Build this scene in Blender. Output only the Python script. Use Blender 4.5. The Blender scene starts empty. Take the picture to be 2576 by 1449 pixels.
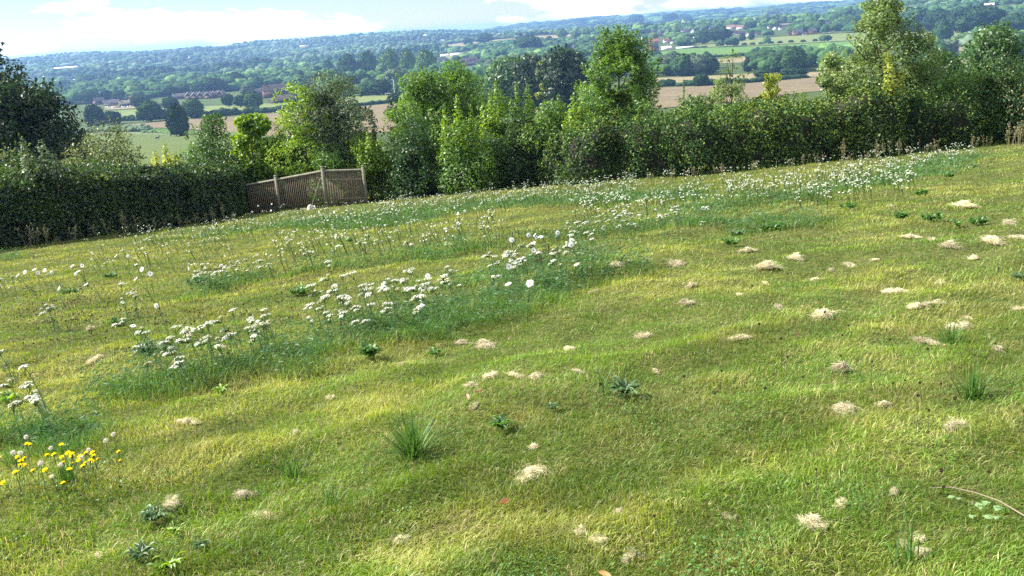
import bpy, math
import numpy as np
from math import radians as R, sin, cos, pi
rng = np.random.default_rng(7)

# ---------------------------------------------------------------- camera, sky, sun, exposure
sc = bpy.context.scene
FPX = 2231.0                       # focal length in units of a 2576 px wide picture
PITCH, ROLL = R(16.5), R(3.83)
CAM = np.array([0.0, 0.0, 1.6])
fwd = np.array([0, cos(PITCH), -sin(PITCH)])
_r0 = np.array([1.0, 0, 0]); _u0 = np.array([0, sin(PITCH), cos(PITCH)])
rgt = cos(ROLL) * _r0 - sin(ROLL) * _u0
upv = sin(ROLL) * _r0 + cos(ROLL) * _u0
from mathutils import Matrix, Vector
cam = bpy.data.cameras.new("camera"); camo = bpy.data.objects.new("camera", cam)
sc.collection.objects.link(camo)
camo.matrix_world = Matrix(((rgt[0], upv[0], -fwd[0], 0), (rgt[1], upv[1], -fwd[1], 0), (rgt[2], upv[2], -fwd[2], 1.6), (0, 0, 0, 1)))
cam.sensor_width = 36; cam.lens = 36 * FPX / 2576
cam.clip_start = 0.05; cam.clip_end = 30000
sc.camera = camo

SUN_AZ, SUN_EL = R(-79), R(38)     # azimuth from +Y, negative = to the left
SUN_DIR = Vector((sin(SUN_AZ) * cos(SUN_EL), cos(SUN_AZ) * cos(SUN_EL), sin(SUN_EL)))
w = bpy.data.worlds.new("World"); sc.world = w; w.use_nodes = True
nt = w.node_tree; bg = nt.nodes["Background"]
sky = nt.nodes.new("ShaderNodeTexSky"); sky.sky_type = 'NISHITA'; sky.sun_disc = False
sky.sun_elevation = SUN_EL; sky.sun_rotation = SUN_AZ
sky.air_density = 0.8; sky.dust_density = 0.1; sky.ozone_density = 3.0; sky.altitude = 100
tc = nt.nodes.new("ShaderNodeTexCoord"); mp = nt.nodes.new("ShaderNodeMapping"); mp.inputs['Scale'].default_value = (1, 1, 3.2)
mp.inputs['Location'].default_value = (0.35, 0.1, 0.0)
nz = nt.nodes.new("ShaderNodeTexNoise"); nz.inputs['Scale'].default_value = 5.5; nz.inputs['Detail'].default_value = 6; nz.inputs['Roughness'].default_value = .55
cr = nt.nodes.new("ShaderNodeValToRGB"); cr.color_ramp.elements[0].position = .46; cr.color_ramp.elements[1].position = .66
cr.color_ramp.elements[0].color = (0, 0, 0, 1); cr.color_ramp.elements[1].color = (.75, .75, .75, 1)
mx = nt.nodes.new("ShaderNodeMix"); mx.data_type = 'RGBA'
nt.links.new(tc.outputs['Generated'], mp.inputs[0]); nt.links.new(mp.outputs[0], nz.inputs['Vector'])
nt.links.new(nz.outputs['Fac'], cr.inputs[0]); nt.links.new(cr.outputs[0], mx.inputs[0])
nt.links.new(sky.outputs[0], mx.inputs[6]); mx.inputs[7].default_value = (34, 34.5, 35, 1)
nt.links.new(mx.outputs[2], bg.inputs[0]); bg.inputs[1].default_value = 0.05

sl = bpy.data.lights.new("sun", 'SUN'); sl.energy = 5.0; sl.angle = R(.53); sl.color = (1, .95, .86)
so = bpy.data.objects.new("sun", sl); sc.collection.objects.link(so)
so.rotation_euler = (-SUN_DIR).to_track_quat('-Z', 'Y').to_euler(); so.location = (0, 0, 60)
vs = sc.view_settings; vs.view_transform = 'Standard'; vs.look = 'None'; vs.gamma = 1; vs.exposure = 1.55
cy = sc.cycles; cy.max_bounces = 5; cy.diffuse_bounces = 2; cy.glossy_bounces = 2; cy.transmission_bounces = 3
cy.transparent_max_bounces = 6; cy.volume_bounces = 1; cy.use_denoising = False

# ---------------------------------------------------------------- helpers
def _h(ix, iy, iz, s):
    n = (ix.astype(np.int64) * 374761393 + iy.astype(np.int64) * 668265263 + iz.astype(np.int64) * 2147483647 + s * 974634777) & 0xffffffff
    n = ((n ^ (n >> 13)) * 1274126177) & 0xffffffff
    n = ((n ^ (n >> 16)) * 2246822519) & 0xffffffff
    return ((n ^ (n >> 15)) & 0xffffff) / float(0xffffff)
def vn(P, scale, seed=0):
    """value noise 0..1"""
    P = np.asarray(P, float) * scale
    i = np.floor(P).astype(np.int64); f = P - i; f = f * f * (3 - 2 * f)
    x, y, z = i[..., 0], i[..., 1], (i[..., 2] if P.shape[-1] > 2 else np.zeros_like(i[..., 0]))
    fx, fy = f[..., 0], f[..., 1]
    def pl(zz):
        a = _h(x, y, zz, seed); b = _h(x + 1, y, zz, seed); c = _h(x, y + 1, zz, seed); d = _h(x + 1, y + 1, zz, seed)
        return (a * (1 - fx) + b * fx) * (1 - fy) + (c * (1 - fx) + d * fx) * fy
    if P.shape[-1] > 2:
        return pl(z) * (1 - f[..., 2]) + pl(z + 1) * f[..., 2]
    return pl(z)
def fbm(P, scale, seed=0, o=3):
    s = 0; a = 1; t = 0
    for k in range(o):
        s = s + a * vn(P, scale * 2 ** k, seed + 11 * k); t += a; a *= .5
    return s / t
def sstep(a, b, x):
    t = np.clip((x - a) / (b - a), 0, 1); return t * t * (3 - 2 * t)
def lerp(a, b, t):
    a = np.asarray(a, float); b = np.asarray(b, float); t = np.asarray(t)[..., None]
    return a * (1 - t) + b * t

class MB:
    """collects pieces, builds ONE mesh object"""
    def __init__(s): s.V = []; s.F = []; s.C = []; s.M = []; s.n = 0
    def add(s, V, F, col=(1, 1, 1), m=0):
        V = np.asarray(V, np.float32).reshape(-1, 3); F = np.asarray(F, np.int64)
        s.V.append(V); s.F.append(F + s.n)
        c = np.asarray(col, np.float32)
        s.C.append(np.broadcast_to(c, (len(V), 3)) if c.ndim == 1 else c)
        s.M.append(np.full(len(F), m, np.int32)); s.n += len(V); return s
    def mesh(s, name, mats, smooth=False):
        me = bpy.data.meshes.new(name)
        V = np.concatenate(s.V); C = np.concatenate(s.C)
        L = np.concatenate([f.ravel() for f in s.F]); sz = np.concatenate([np.full(len(f), f.shape[1]) for f in s.F])
        st = np.concatenate([[0], np.cumsum(sz)[:-1]])
        me.vertices.add(len(V)); me.vertices.foreach_set('co', V.ravel())
        me.loops.add(len(L)); me.loops.foreach_set('vertex_index', L.astype(np.int32))
        me.polygons.add(len(sz)); me.polygons.foreach_set('loop_start', st.astype(np.int32))
        me.polygons.foreach_set('material_index', np.concatenate(s.M))
        me.update(calc_edges=True)
        if smooth: me.polygons.foreach_set('use_smooth', np.ones(len(sz), bool))
        a = me.color_attributes.new('Col', 'FLOAT_COLOR', 'POINT')
        a.data.foreach_set('color', np.concatenate([C, np.ones((len(C), 1), np.float32)], 1).ravel())
        for m in (mats if isinstance(mats, (list, tuple)) else [mats]): me.materials.append(m)
        return me
    def build(s, name, mats, parent=None, smooth=False):
        return link(name, s.mesh(name, mats, smooth), parent)
def link(name, me, parent=None):
    o = bpy.data.objects.new(name, me); sc.collection.objects.link(o)
    if parent: o.parent = parent
    return o
def tag(o, label=None, cat=None, group=None, kind=None):
    if label: o['label'] = label
    if cat: o['category'] = cat
    if group: o['group'] = group
    if kind: o['kind'] = kind
    return o
def empty(name, loc, label, cat, group=None, rz=0):
    o = link(name, None); o.location = [float(v) for v in loc]; o.rotation_euler.z = rz; o.empty_display_size = .1
    return tag(o, label, cat, group)
def dup(o, loc, label=None, rz=0, s=1, tilt=None, group=None):
    """copy a thing and its parts (and sub-parts)"""
    r = o.copy(); sc.collection.objects.link(r); r.location = [float(v) for v in loc]
    r.rotation_euler = (tilt[0] if tilt else 0, tilt[1] if tilt else 0, rz)
    r.scale = (s, s, s) if np.isscalar(s) else s
    if label: r['label'] = label
    if group: r['group'] = group
    for ch in KIDS.get(o.name, []):
        c = ch.copy(); sc.collection.objects.link(c); c.parent = r
        for g in KIDS.get(ch.name, []):
            d = g.copy(); sc.collection.objects.link(d); d.parent = c
    return r
KIDS = {}
def reg(root):
    KIDS[root.name] = [o for o in sc.objects if o.parent == root]
    for c in KIDS[root.name]: KIDS[c.name] = [o for o in sc.objects if o.parent == c]
    return root

def tube(path, rad, n=5, cap=True):
    P = np.asarray(path, float); k = len(P); rad = np.broadcast_to(np.asarray(rad, float), (k,))
    T = np.gradient(P, axis=0); T /= np.linalg.norm(T, axis=1)[:, None] + 1e-9
    ref = np.array([0, 0, 1.0]) if abs(T[:, 2]).mean() < .8 else np.array([1.0, 0, 0])
    A = np.cross(T, ref); A /= np.linalg.norm(A, axis=1)[:, None] + 1e-9; B = np.cross(T, A)
    th = np.arange(n) * 2 * pi / n
    V = P[:, None] + rad[:, None, None] * (A[:, None] * np.cos(th)[None, :, None] + B[:, None] * np.sin(th)[None, :, None])
    F = []
    for i in range(k - 1):
        for j in range(n):
            F.append((i * n + j, i * n + (j + 1) % n, (i + 1) * n + (j + 1) % n, (i + 1) * n + j))
    return V.reshape(-1, 3), np.array(F)
def box(c, s, rz=0):
    c = np.asarray(c, float); s = np.asarray(s, float) / 2
    V = np.array([(x, y, z) for z in (-1, 1) for y in (-1, 1) for x in (-1, 1)], float) * s
    if rz:
        V = np.stack([V[:, 0] * cos(rz) - V[:, 1] * sin(rz), V[:, 0] * sin(rz) + V[:, 1] * cos(rz), V[:, 2]], 1)
    return V + c, np.array([(0, 2, 3, 1), (4, 5, 7, 6), (0, 1, 5, 4), (2, 6, 7, 3), (0, 4, 6, 2), (1, 3, 7, 5)])
def unit(v): return v / (np.linalg.norm(v, axis=-1, keepdims=True) + 1e-9)
def rdir(n, g=None):
    return unit((g or rng).normal(size=(n, 3)))
def leaves(P, N, size, aspect=.55, droop=None, fold=.12):
    """one kinked rhomb per leaf"""
    n = len(P); N = unit(N); T = unit(np.cross(N, rdir(n) if droop is None else unit(rdir(n) * .5 + np.asarray(droop))))
    B = np.cross(N, T); s = np.broadcast_to(size, (n,))[:, None]
    V = np.stack([P - T * s, P + B * s * aspect + N * s * fold, P + T * s - N * s * fold, P - B * s * aspect + N * s * fold], 1)
    return V.reshape(-1, 3), np.arange(4 * n).reshape(n, 4)
def c4(c): return np.repeat(c, 4, axis=0)

# ---------------------------------------------------------------- materials
def mat(name, base=None, rough=.9, attr=False, noise=None, bump=0, bscale=20, trans=0, spec=.3, gloss=0, rnd=0):
    """attr: colour from 'Col'; noise=(scale, colour2); trans: translucent share; rnd: per object brightness variation"""
    m = bpy.data.materials.new(name); m.use_nodes = True; t = m.node_tree; N = t.nodes; L = t.links
    out = N['Material Output']; p = N['Principled BSDF']; p.inputs['Roughness'].default_value = rough
    p.inputs['Specular IOR Level'].default_value = spec
    src = None
    if attr:
        a = N.new('ShaderNodeVertexColor'); a.layer_name = 'Col'; src = a.outputs[0]
    elif base:
        c = N.new('ShaderNodeRGB'); c.outputs[0].default_value = (*base, 1); src = c.outputs[0]
    geo = N.new('ShaderNodeNewGeometry')
    if noise:
        nz = N.new('ShaderNodeTexNoise'); nz.inputs['Scale'].default_value = noise[0]; nz.inputs['Detail'].default_value = 5
        tc = N.new('ShaderNodeTexCoord'); L.new(tc.outputs['Object'], nz.inputs['Vector'])
        r = N.new('ShaderNodeMapRange'); r.inputs[1].default_value = .35; r.inputs[2].default_value = .65
        L.new(nz.outputs['Fac'], r.inputs[0])
        mx = N.new('ShaderNodeMix'); mx.data_type = 'RGBA'; L.new(r.outputs[0], mx.inputs[0]); L.new(src, mx.inputs[6]); mx.inputs[7].default_value = (*noise[1], 1); src = mx.outputs[2]
    if rnd:
        oi = N.new('ShaderNodeObjectInfo'); r = N.new('ShaderNodeMapRange'); r.inputs[3].default_value = 1 - rnd; r.inputs[4].default_value = 1 + rnd
        L.new(oi.outputs['Random'], r.inputs[0])
        h = N.new('ShaderNodeHueSaturation'); L.new(src, h.inputs['Color']); L.new(r.outputs[0], h.inputs['Value']); src = h.outputs[0]
    if bump:
        b = N.new('ShaderNodeBump'); b.inputs['Strength'].default_value = bump; nb = N.new('ShaderNodeTexNoise'); nb.inputs['Scale'].default_value = bscale
        tc = N.new('ShaderNodeTexCoord'); L.new(tc.outputs['Object'], nb.inputs['Vector'])
        L.new(nb.outputs['Fac'], b.inputs['Height']); L.new(b.outputs[0], p.inputs['Normal'])
    if trans:
        N.remove(p); d = N.new('ShaderNodeBsdfDiffuse'); tr = N.new('ShaderNodeBsdfTranslucent'); mx = N.new('ShaderNodeMixShader'); mx.inputs[0].default_value = trans
        L.new(src, d.inputs[0])
        h = N.new('ShaderNodeHueSaturation'); h.inputs['Hue'].default_value = .485; h.inputs['Saturation'].default_value = 1.15; h.inputs['Value'].default_value = 1.45
        L.new(src, h.inputs['Color']); L.new(h.outputs[0], tr.inputs[0])
        L.new(d.outputs[0], mx.inputs[1]); L.new(tr.outputs[0], mx.inputs[2]); last = mx.outputs[0]
        if gloss:
            g = N.new('ShaderNodeBsdfGlossy'); g.inputs['Roughness'].default_value = rough; g.inputs[0].default_value = (1, 1, 1, 1)
            m2 = N.new('ShaderNodeMixShader'); m2.inputs[0].default_value = gloss; L.new(last, m2.inputs[1]); L.new(g.outputs[0], m2.inputs[2]); last = m2.outputs[0]
        L.new(last, out.inputs[0])
    else:
        L.new(src, p.inputs['Base Color'])
    return m
M = {}
M['leaf'] = mat('leaf', attr=True, trans=.42, gloss=.03, rough=.45)
M['glossleaf'] = mat('gloss_leaf', attr=True, trans=.28, gloss=.012, rough=.5)
M['grass'] = mat('grass_blade', attr=True, trans=.35, gloss=.02, rough=.5)
M['petal'] = mat('petal', attr=True, trans=.25)
M['hay'] = mat('hay', attr=True, trans=.15, gloss=.03, rough=.5, rnd=.3)
M['straw'] = mat('straw', attr=True, trans=.15, gloss=.04, rough=.5)
M['bark'] = mat('bark', (.09, .07, .05), noise=(6, (.035, .028, .02)), bump=.4, bscale=14)
M['dark_core'] = mat('dark_core', (.03, .028, .018), noise=(3, (.012, .014, .008)))  # dark colour for the light-blocking sheet added inside the hedges
M['fartree'] = mat('far_foliage', attr=True, rough=1, spec=.05, rnd=.16, bump=.9, bscale=1.3)
M['farstuff'] = mat('wood_foliage', attr=True, rough=1, spec=.05, bump=.8, bscale=.5)
M['wood'] = mat('fence_wood', (.17, .135, .09), noise=(9, (.10, .08, .055)), bump=.3, bscale=30)
M['wood2'] = mat('post_wood', (.20, .19, .14), noise=(9, (.13, .125, .09)), bump=.3, bscale=30)
M['col'] = mat('painted', attr=True, rough=.7)
M['glass'] = mat('window_glass', (.03, .04, .05), rough=.15, spec=.6)

# ---------------------------------------------------------------- terrain height and unprojection
RN = np.array([0, 60, 120, 150, 250, 377, 500, 700, 1000, 1400, 2000, 2600, 3300, 4300, 5000, 6500, 9000, 14000], float)
DL = np.array([1.6, 9.6, 16.4, 19.5, 28, 37.5, 45, 53, 60, 64, 66, 62, 46, 14, 30, 60, 60, 60], float)
DR = np.array([1.6, 9.6, 16.4, 19.5, 28, 37.5, 45, 53, 60, 60, 50, 34, 60, 60, 42, 6, 40, 60], float)
def aniso(P):
    c, s = cos(R(35)), sin(R(35)); return np.stack([(P[..., 0] * c + P[..., 1] * s) * .42, (-P[..., 0] * s + P[..., 1] * c) * 1.25], -1)
def hgt(x, y, bumps=True):
    x = np.asarray(x, float); y = np.asarray(y, float); r = np.hypot(x, y); az = np.degrees(np.arctan2(x, y))
    near = -0.138 * y + 0.03 * x
    if bumps:
        P = np.stack([x, y], -1)
        near = near + (.10 * (fbm(P, .35, 3) - .5) + .14 * (fbm(aniso(P), 1.5, 5, 2) - .5) + .06 * (vn(P, 3.4, 6) - .5)) * (r < 80)
    t = sstep(-4, 3, az)
    P2 = np.stack([x, y], -1)
    und = (fbm(P2, 1 / 700., 21) - .5) * 34 * sstep(1900, 2800, r)
    rc = sstep(12, 28, az) * sstep(1500, 2600, r) * (1 - sstep(2600, 3300, r))
    far = 1.6 - (np.interp(r, RN, DL) * (1 - t) + np.interp(r, RN, DR) * t) + und + 22 * rc
    w = sstep(41, 80, r)
    back = sstep(.35, -.1, np.cos(np.radians(az)))
    far = far * (1 - back) + back * np.minimum(.12 * r, 22)
    return near * (1 - w) + far * w
def ray(X, Y):
    d = fwd * FPX + rgt * (X - 1288) + upv * (724.5 - Y)
    return d / np.linalg.norm(d)
_T = np.concatenate([np.geomspace(1, 12000, 2600)])
def gp(X, Y):
    """ground point seen at display position"""
    d = ray(X, Y); P = CAM + d * _T[:, None]; g = hgt(P[:, 0], P[:, 1], False); below = P[:, 2] < g
    i = int(np.argmax(below)) if below.any() else len(_T) - 1
    i = max(i, 1); a = P[i - 1, 2] - g[i - 1]; b = g[i] - P[i, 2]; k = a / (a + b + 1e-12) if below.any() else 1
    p = P[i - 1] * (1 - k) + P[i] * k
    p[2] = float(hgt(p[0], p[1])); return p
def depth(p): return float(np.dot(np.asarray(p) - CAM, fwd))
def at(X, Y, yy):
    """point on the ray at forward distance yy along +Y"""
    d = ray(X, Y); return CAM + d * (yy / d[1])
def proj(P):
    q = np.asarray(P, float) - CAM; z = q @ fwd
    return 1288 + FPX * (q @ rgt) / z, 724.5 - FPX * (q @ upv) / z

# ---------------------------------------------------------------- ground, lawn, fields
def ground_mat(name, c1, c2, c3, s1, s2, rough=1):
    m = bpy.data.materials.new(name); m.use_nodes = True; t = m.node_tree; N = t.nodes; L = t.links; p = N['Principled BSDF']
    p.inputs['Roughness'].default_value = rough; p.inputs['Specular IOR Level'].default_value = .05
    g = N.new('ShaderNodeNewGeometry'); prev = None
    def nf(s, lo, hi, d=6):
        n = N.new('ShaderNodeTexNoise'); n.inputs['Scale'].default_value = s; n.inputs['Detail'].default_value = d; n.inputs['Roughness'].default_value = .65
        L.new(g.outputs['Position'], n.inputs['Vector']); r = N.new('ShaderNodeMapRange'); r.inputs[1].default_value = lo; r.inputs[2].default_value = hi
        L.new(n.outputs['Fac'], r.inputs[0]); return r.outputs[0], n
    a, _ = nf(s1, .38, .62); b, nb = nf(s2, .42, .66)
    x = N.new('ShaderNodeMix'); x.data_type = 'RGBA'; x.inputs[6].default_value = (*c1, 1); x.inputs[7].default_value = (*c2, 1); L.new(a, x.inputs[0])
    y = N.new('ShaderNodeMix'); y.data_type = 'RGBA'; y.inputs[7].default_value = (*c3, 1); L.new(x.outputs[2], y.inputs[6]); L.new(b, y.inputs[0])
    L.new(y.outputs[2], p.inputs['Base Color'])
    bp = N.new('ShaderNodeBump'); bp.inputs['Strength'].default_value = .5; bp.inputs['Distance'].default_value = .3; L.new(nb.outputs['Fac'], bp.inputs['Height']); L.new(bp.outputs[0], p.inputs['Normal'])
    return m
GM = {
 'lawn': ground_mat('lawn_soil', (.085, .10, .028), (.14, .14, .045), (.05, .065, .02), .7, 14),
 'land': ground_mat('meadow_ground', (.055, .085, .022), (.075, .095, .03), (.04, .065, .02), .01, .08),
 'tan': ground_mat('stubble_ground', (.20, .165, .09), (.235, .19, .11), (.16, .145, .075), .012, .12),
 'pink': ground_mat('ploughed_ground', (.145, .115, .07), (.175, .14, .085), (.12, .10, .06), .012, .10),
 'green': ground_mat('crop_ground', (.075, .15, .03), (.095, .17, .035), (.09, .15, .035), .006, .05),
 'pale': ground_mat('hay_ground', (.13, .165, .055), (.105, .145, .04), (.16, .175, .07), .01, .06),
 'pasture': ground_mat('pasture_ground', (.085, .115, .034), (.105, .13, .045), (.065, .09, .028), .05, .6),
}
azs = np.concatenate([np.linspace(-180, -60, 41)[:-1], np.linspace(-60, -42, 37)[:-1], np.linspace(-42, 42, 561)[:-1], np.linspace(42, 60, 37)[:-1], np.linspace(60, 180, 41)[:-1]])
rs = np.concatenate([[.25], np.arange(.6, 12, .14), np.geomspace(12, 14000, 420)])
AZ, RR = np.meshgrid(np.radians(azs), rs); X = RR * np.sin(AZ); Y = RR * np.cos(AZ)
fine = (abs(np.degrees(AZ)) < 43)
Z = np.where(fine, hgt(X, Y), hgt(X, Y, False))
V = np.stack([X, Y, Z], -1).reshape(-1, 3); nr, na = X.shape
i = np.arange(nr - 1)[:, None]; j = np.arange(na)[None, :]; j2 = (j + 1) % na
F = np.stack([np.broadcast_to(i * na + j, (nr - 1, na)), np.broadcast_to(i * na + j2, (nr - 1, na)), np.broadcast_to((i + 1) * na + j2, (nr - 1, na)), np.broadcast_to((i + 1) * na + j, (nr - 1, na))], -1).reshape(-1, 4)[:, ::-1]
fr = np.broadcast_to(rs[:-1, None], (nr - 1, na)).ravel()
k = fr < 47
c0 = len(V); V = np.vstack([V, [[0, 0, float(hgt(0, 0))]]])
capf = np.stack([np.arange(na), (np.arange(na) + 1) % na, np.full(na, c0)], -1)
tag(MB().add(V[:c0], F[k]).add(V, capf).build('lawn', GM['lawn'], smooth=True), kind='structure')
tag(MB().add(V[:c0], F[~k]).build('ground', GM['land'], smooth=True), kind='structure')

def azr(p): return math.atan2(p[0], p[1]), math.hypot(p[0], p[1])
def field(name, near, far, m, nr_=14):
    """near and far edges as display polylines -> a strip draped on the terrain"""
    a = sorted(azr(gp(*q)) for q in near); b = sorted(azr(gp(*q)) for q in far)
    lo = max(a[0][0], b[0][0]); hi = min(a[-1][0], b[-1][0]); n = max(8, int((hi - lo) / R(.15)))
    az = np.linspace(lo, hi, n); ra = np.interp(az, [q[0] for q in a], [q[1] for q in a]); rb = np.interp(az, [q[0] for q in b], [q[1] for q in b])
    ra = ra * (1 + .006 * (fbm(np.stack([az * 60, az * 0], -1), 1, 5) - .5)); rb = np.maximum(rb, ra)
    t = np.linspace(0, 1, nr_)[:, None]; r = ra * (1 - t) + rb * t
    x = r * np.sin(az); y = r * np.cos(az); z = hgt(x, y) + .12 + r * .0002
    V = np.stack([x, y, z], -1).reshape(-1, 3); i = np.arange(nr_ - 1)[:, None]; j = np.arange(n - 1)[None]
    F = np.stack([i * n + j, (i + 1) * n + j, (i + 1) * n + j + 1, i * n + j + 1], -1).reshape(-1, 4)[:, ::-1]
    FIELDS.append((lo, hi, az, ra, rb))
    return tag(MB().add(V, F).build(name, GM[m]), kind='structure')
FIELDS = []
def in_field(x, y, pad=0):
    a = np.arctan2(x, y); r = np.hypot(x, y); ok = np.zeros(len(x), bool)
    for lo, hi, az, ra, rb in FIELDS:
        q = (a > lo - .001) & (a < hi + .001); A = np.interp(a, az, ra); B = np.interp(a, az, rb)
        ok |= q & (r > A - pad) & (r < B + pad)
    return ok
field('pasture_field', [(120, 460), (480, 440), (620, 420)], [(120, 345), (240, 334), (380, 333), (470, 340), (600, 330)], 'pasture')
field('stubble_field', [(330, 324), (400, 322), (520, 330), (700, 345), (930, 335), (1010, 330)], [(330, 314), (470, 301), (620, 293), (740, 281), (985, 262), (1010, 260)], 'pink')
field('stubble_field', [(1340, 300), (1440, 300)], [(1340, 277), (1440, 272)], 'pink')
field('playing_field', [(262, 300), (345, 302), (400, 298), (560, 287), (700, 279), (740, 276)], [(262, 281), (345, 276), (400, 274), (560, 266), (740, 258)], 'pale')
field('playing_field', [(840, 270), (880, 267), (985, 257)], [(840, 246), (985, 239)], 'pale')
field('stubble_field', [(405, 214), (500, 205), (640, 195), (830, 180)], [(405, 206), (480, 196), (640, 183), (830, 170)], 'tan')
field('stubble_field', [(90, 246), (200, 238), (270, 232), (420, 228)], [(90, 240), (180, 230), (300, 220), (420, 216)], 'tan')
field('stubble_field', [(1108, 128), (1220, 120), (1440, 103)], [(1108, 116), (1180, 106), (1300, 98), (1440, 86)], 'tan')
field('meadow_field', [(1090, 152), (1190, 143)], [(1090, 141), (1190, 128)], 'pale')
field('crop_field', [(1635, 148), (1740, 144), (1900, 136), (2110, 125), (2300, 118), (2440, 112)], [(1635, 134), (1740, 122), (1900, 117), (2110, 106), (2440, 92)], 'green')
field('hay_field', [(1740, 120), (1900, 115), (2110, 104), (2440, 91)], [(1740, 112), (1900, 96), (2110, 85), (2440, 72)], 'pale')
field('stubble_field', [(1640, 158), (1800, 160), (1920, 157), (2000, 148)], [(1640, 153), (1800, 150), (1900, 141), (2000, 132)], 'tan')
field('stubble_field', [(1650, 212), (1800, 212), (1900, 206), (2060, 198), (2140, 190)], [(1650, 197), (1780, 192), (1900, 185), (2060, 182), (2140, 172)], 'tan')
field('ploughed_field', [(1640, 275), (1800, 262), (2030, 232), (2150, 225)], [(1640, 221), (1780, 217), (1920, 207), (2030, 193), (2150, 186)], 'pink')
field('stubble_field', [(2290, 138), (2430, 128)], [(2290, 118), (2430, 110)], 'tan')
field('stubble_field', [(2370, 165), (2440, 160)], [(2370, 149), (2440, 143)], 'tan')
field('stubble_field', [(2490, 28), (2576, 24)], [(2490, 19), (2576, 13)], 'tan')
field('meadow_field', [(1985, 52), (2100, 44)], [(1985, 47), (2100, 38)], 'pale')
field('stubble_field', [(1600, 72), (1660, 68)], [(1600, 62), (1660, 58)], 'tan')
field('stubble_field', [(350, 154), (430, 151)], [(350, 147), (430, 143)], 'tan')
field('stubble_field', [(755, 122), (800, 118)], [(755, 115), (800, 111)], 'tan')

# ---------------------------------------------------------------- grass
def lm(X, Y): p = gp(X, Y); return p[:2]
DRIFT = []   # (polyline in metres, radius m)
def drift(pts, rad): DRIFT.append(([lm(*q) for q in pts], rad))
drift([(450, 975), (660, 925), (860, 868), (1100, 815), (1300, 752), (1480, 695)], .72)
drift([(1200, 720), (1360, 670), (1480, 660)], .5)
drift([(560, 590), (760, 565), (1000, 560)], 1.7)
drift([(760, 690), (1000, 660), (1290, 610), (1450, 590)], .55)
drift([(1000, 545), (1300, 510), (1600, 500)], 2.2)
drift([(1380, 600), (1700, 565), (2000, 570)], .8)
drift([(1850, 520), (2100, 480), (2300, 440), (2420, 400)], 1.3)
drift([(0, 1120), (130, 1110), (230, 1130)], .22)
drift([(0, 650), (40, 655)], .5)
drift([(500, 750), (640, 690)], .35)
def drift_w(x, y):
    o = np.zeros(len(x)); P = np.stack([x, y], -1)
    for pts, rad in DRIFT:
        for a, b in zip(pts[:-1], pts[1:]):
            d = b - a; t = np.clip(((P - a) @ d) / (d @ d + 1e-9), 0, 1); q = np.linalg.norm(P - a - t[:, None] * d, axis=1)
            q = q + rad * .9 * (vn(P, 1.3 / rad, 4) - .5)
            o = np.maximum(o, 1 - sstep(rad * .5, rad * 1.15, q))
    o = o * sstep(.30, .62, .55 * fbm(P, 1.5, 71) + .45 * fbm(P, .5, 73) + .22)
    return o
HB = [gp(*q)[:2] for q in [(-500, 700), (0, 628), (300, 590), (600, 545), (815, 512), (920, 500), (1200, 478), (1500, 462), (1750, 442), (2000, 418), (2250, 392), (2576, 358), (3000, 300)]]
HBx = np.array([p[0] for p in HB]); HBy = np.array([p[1] for p in HB])
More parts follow.
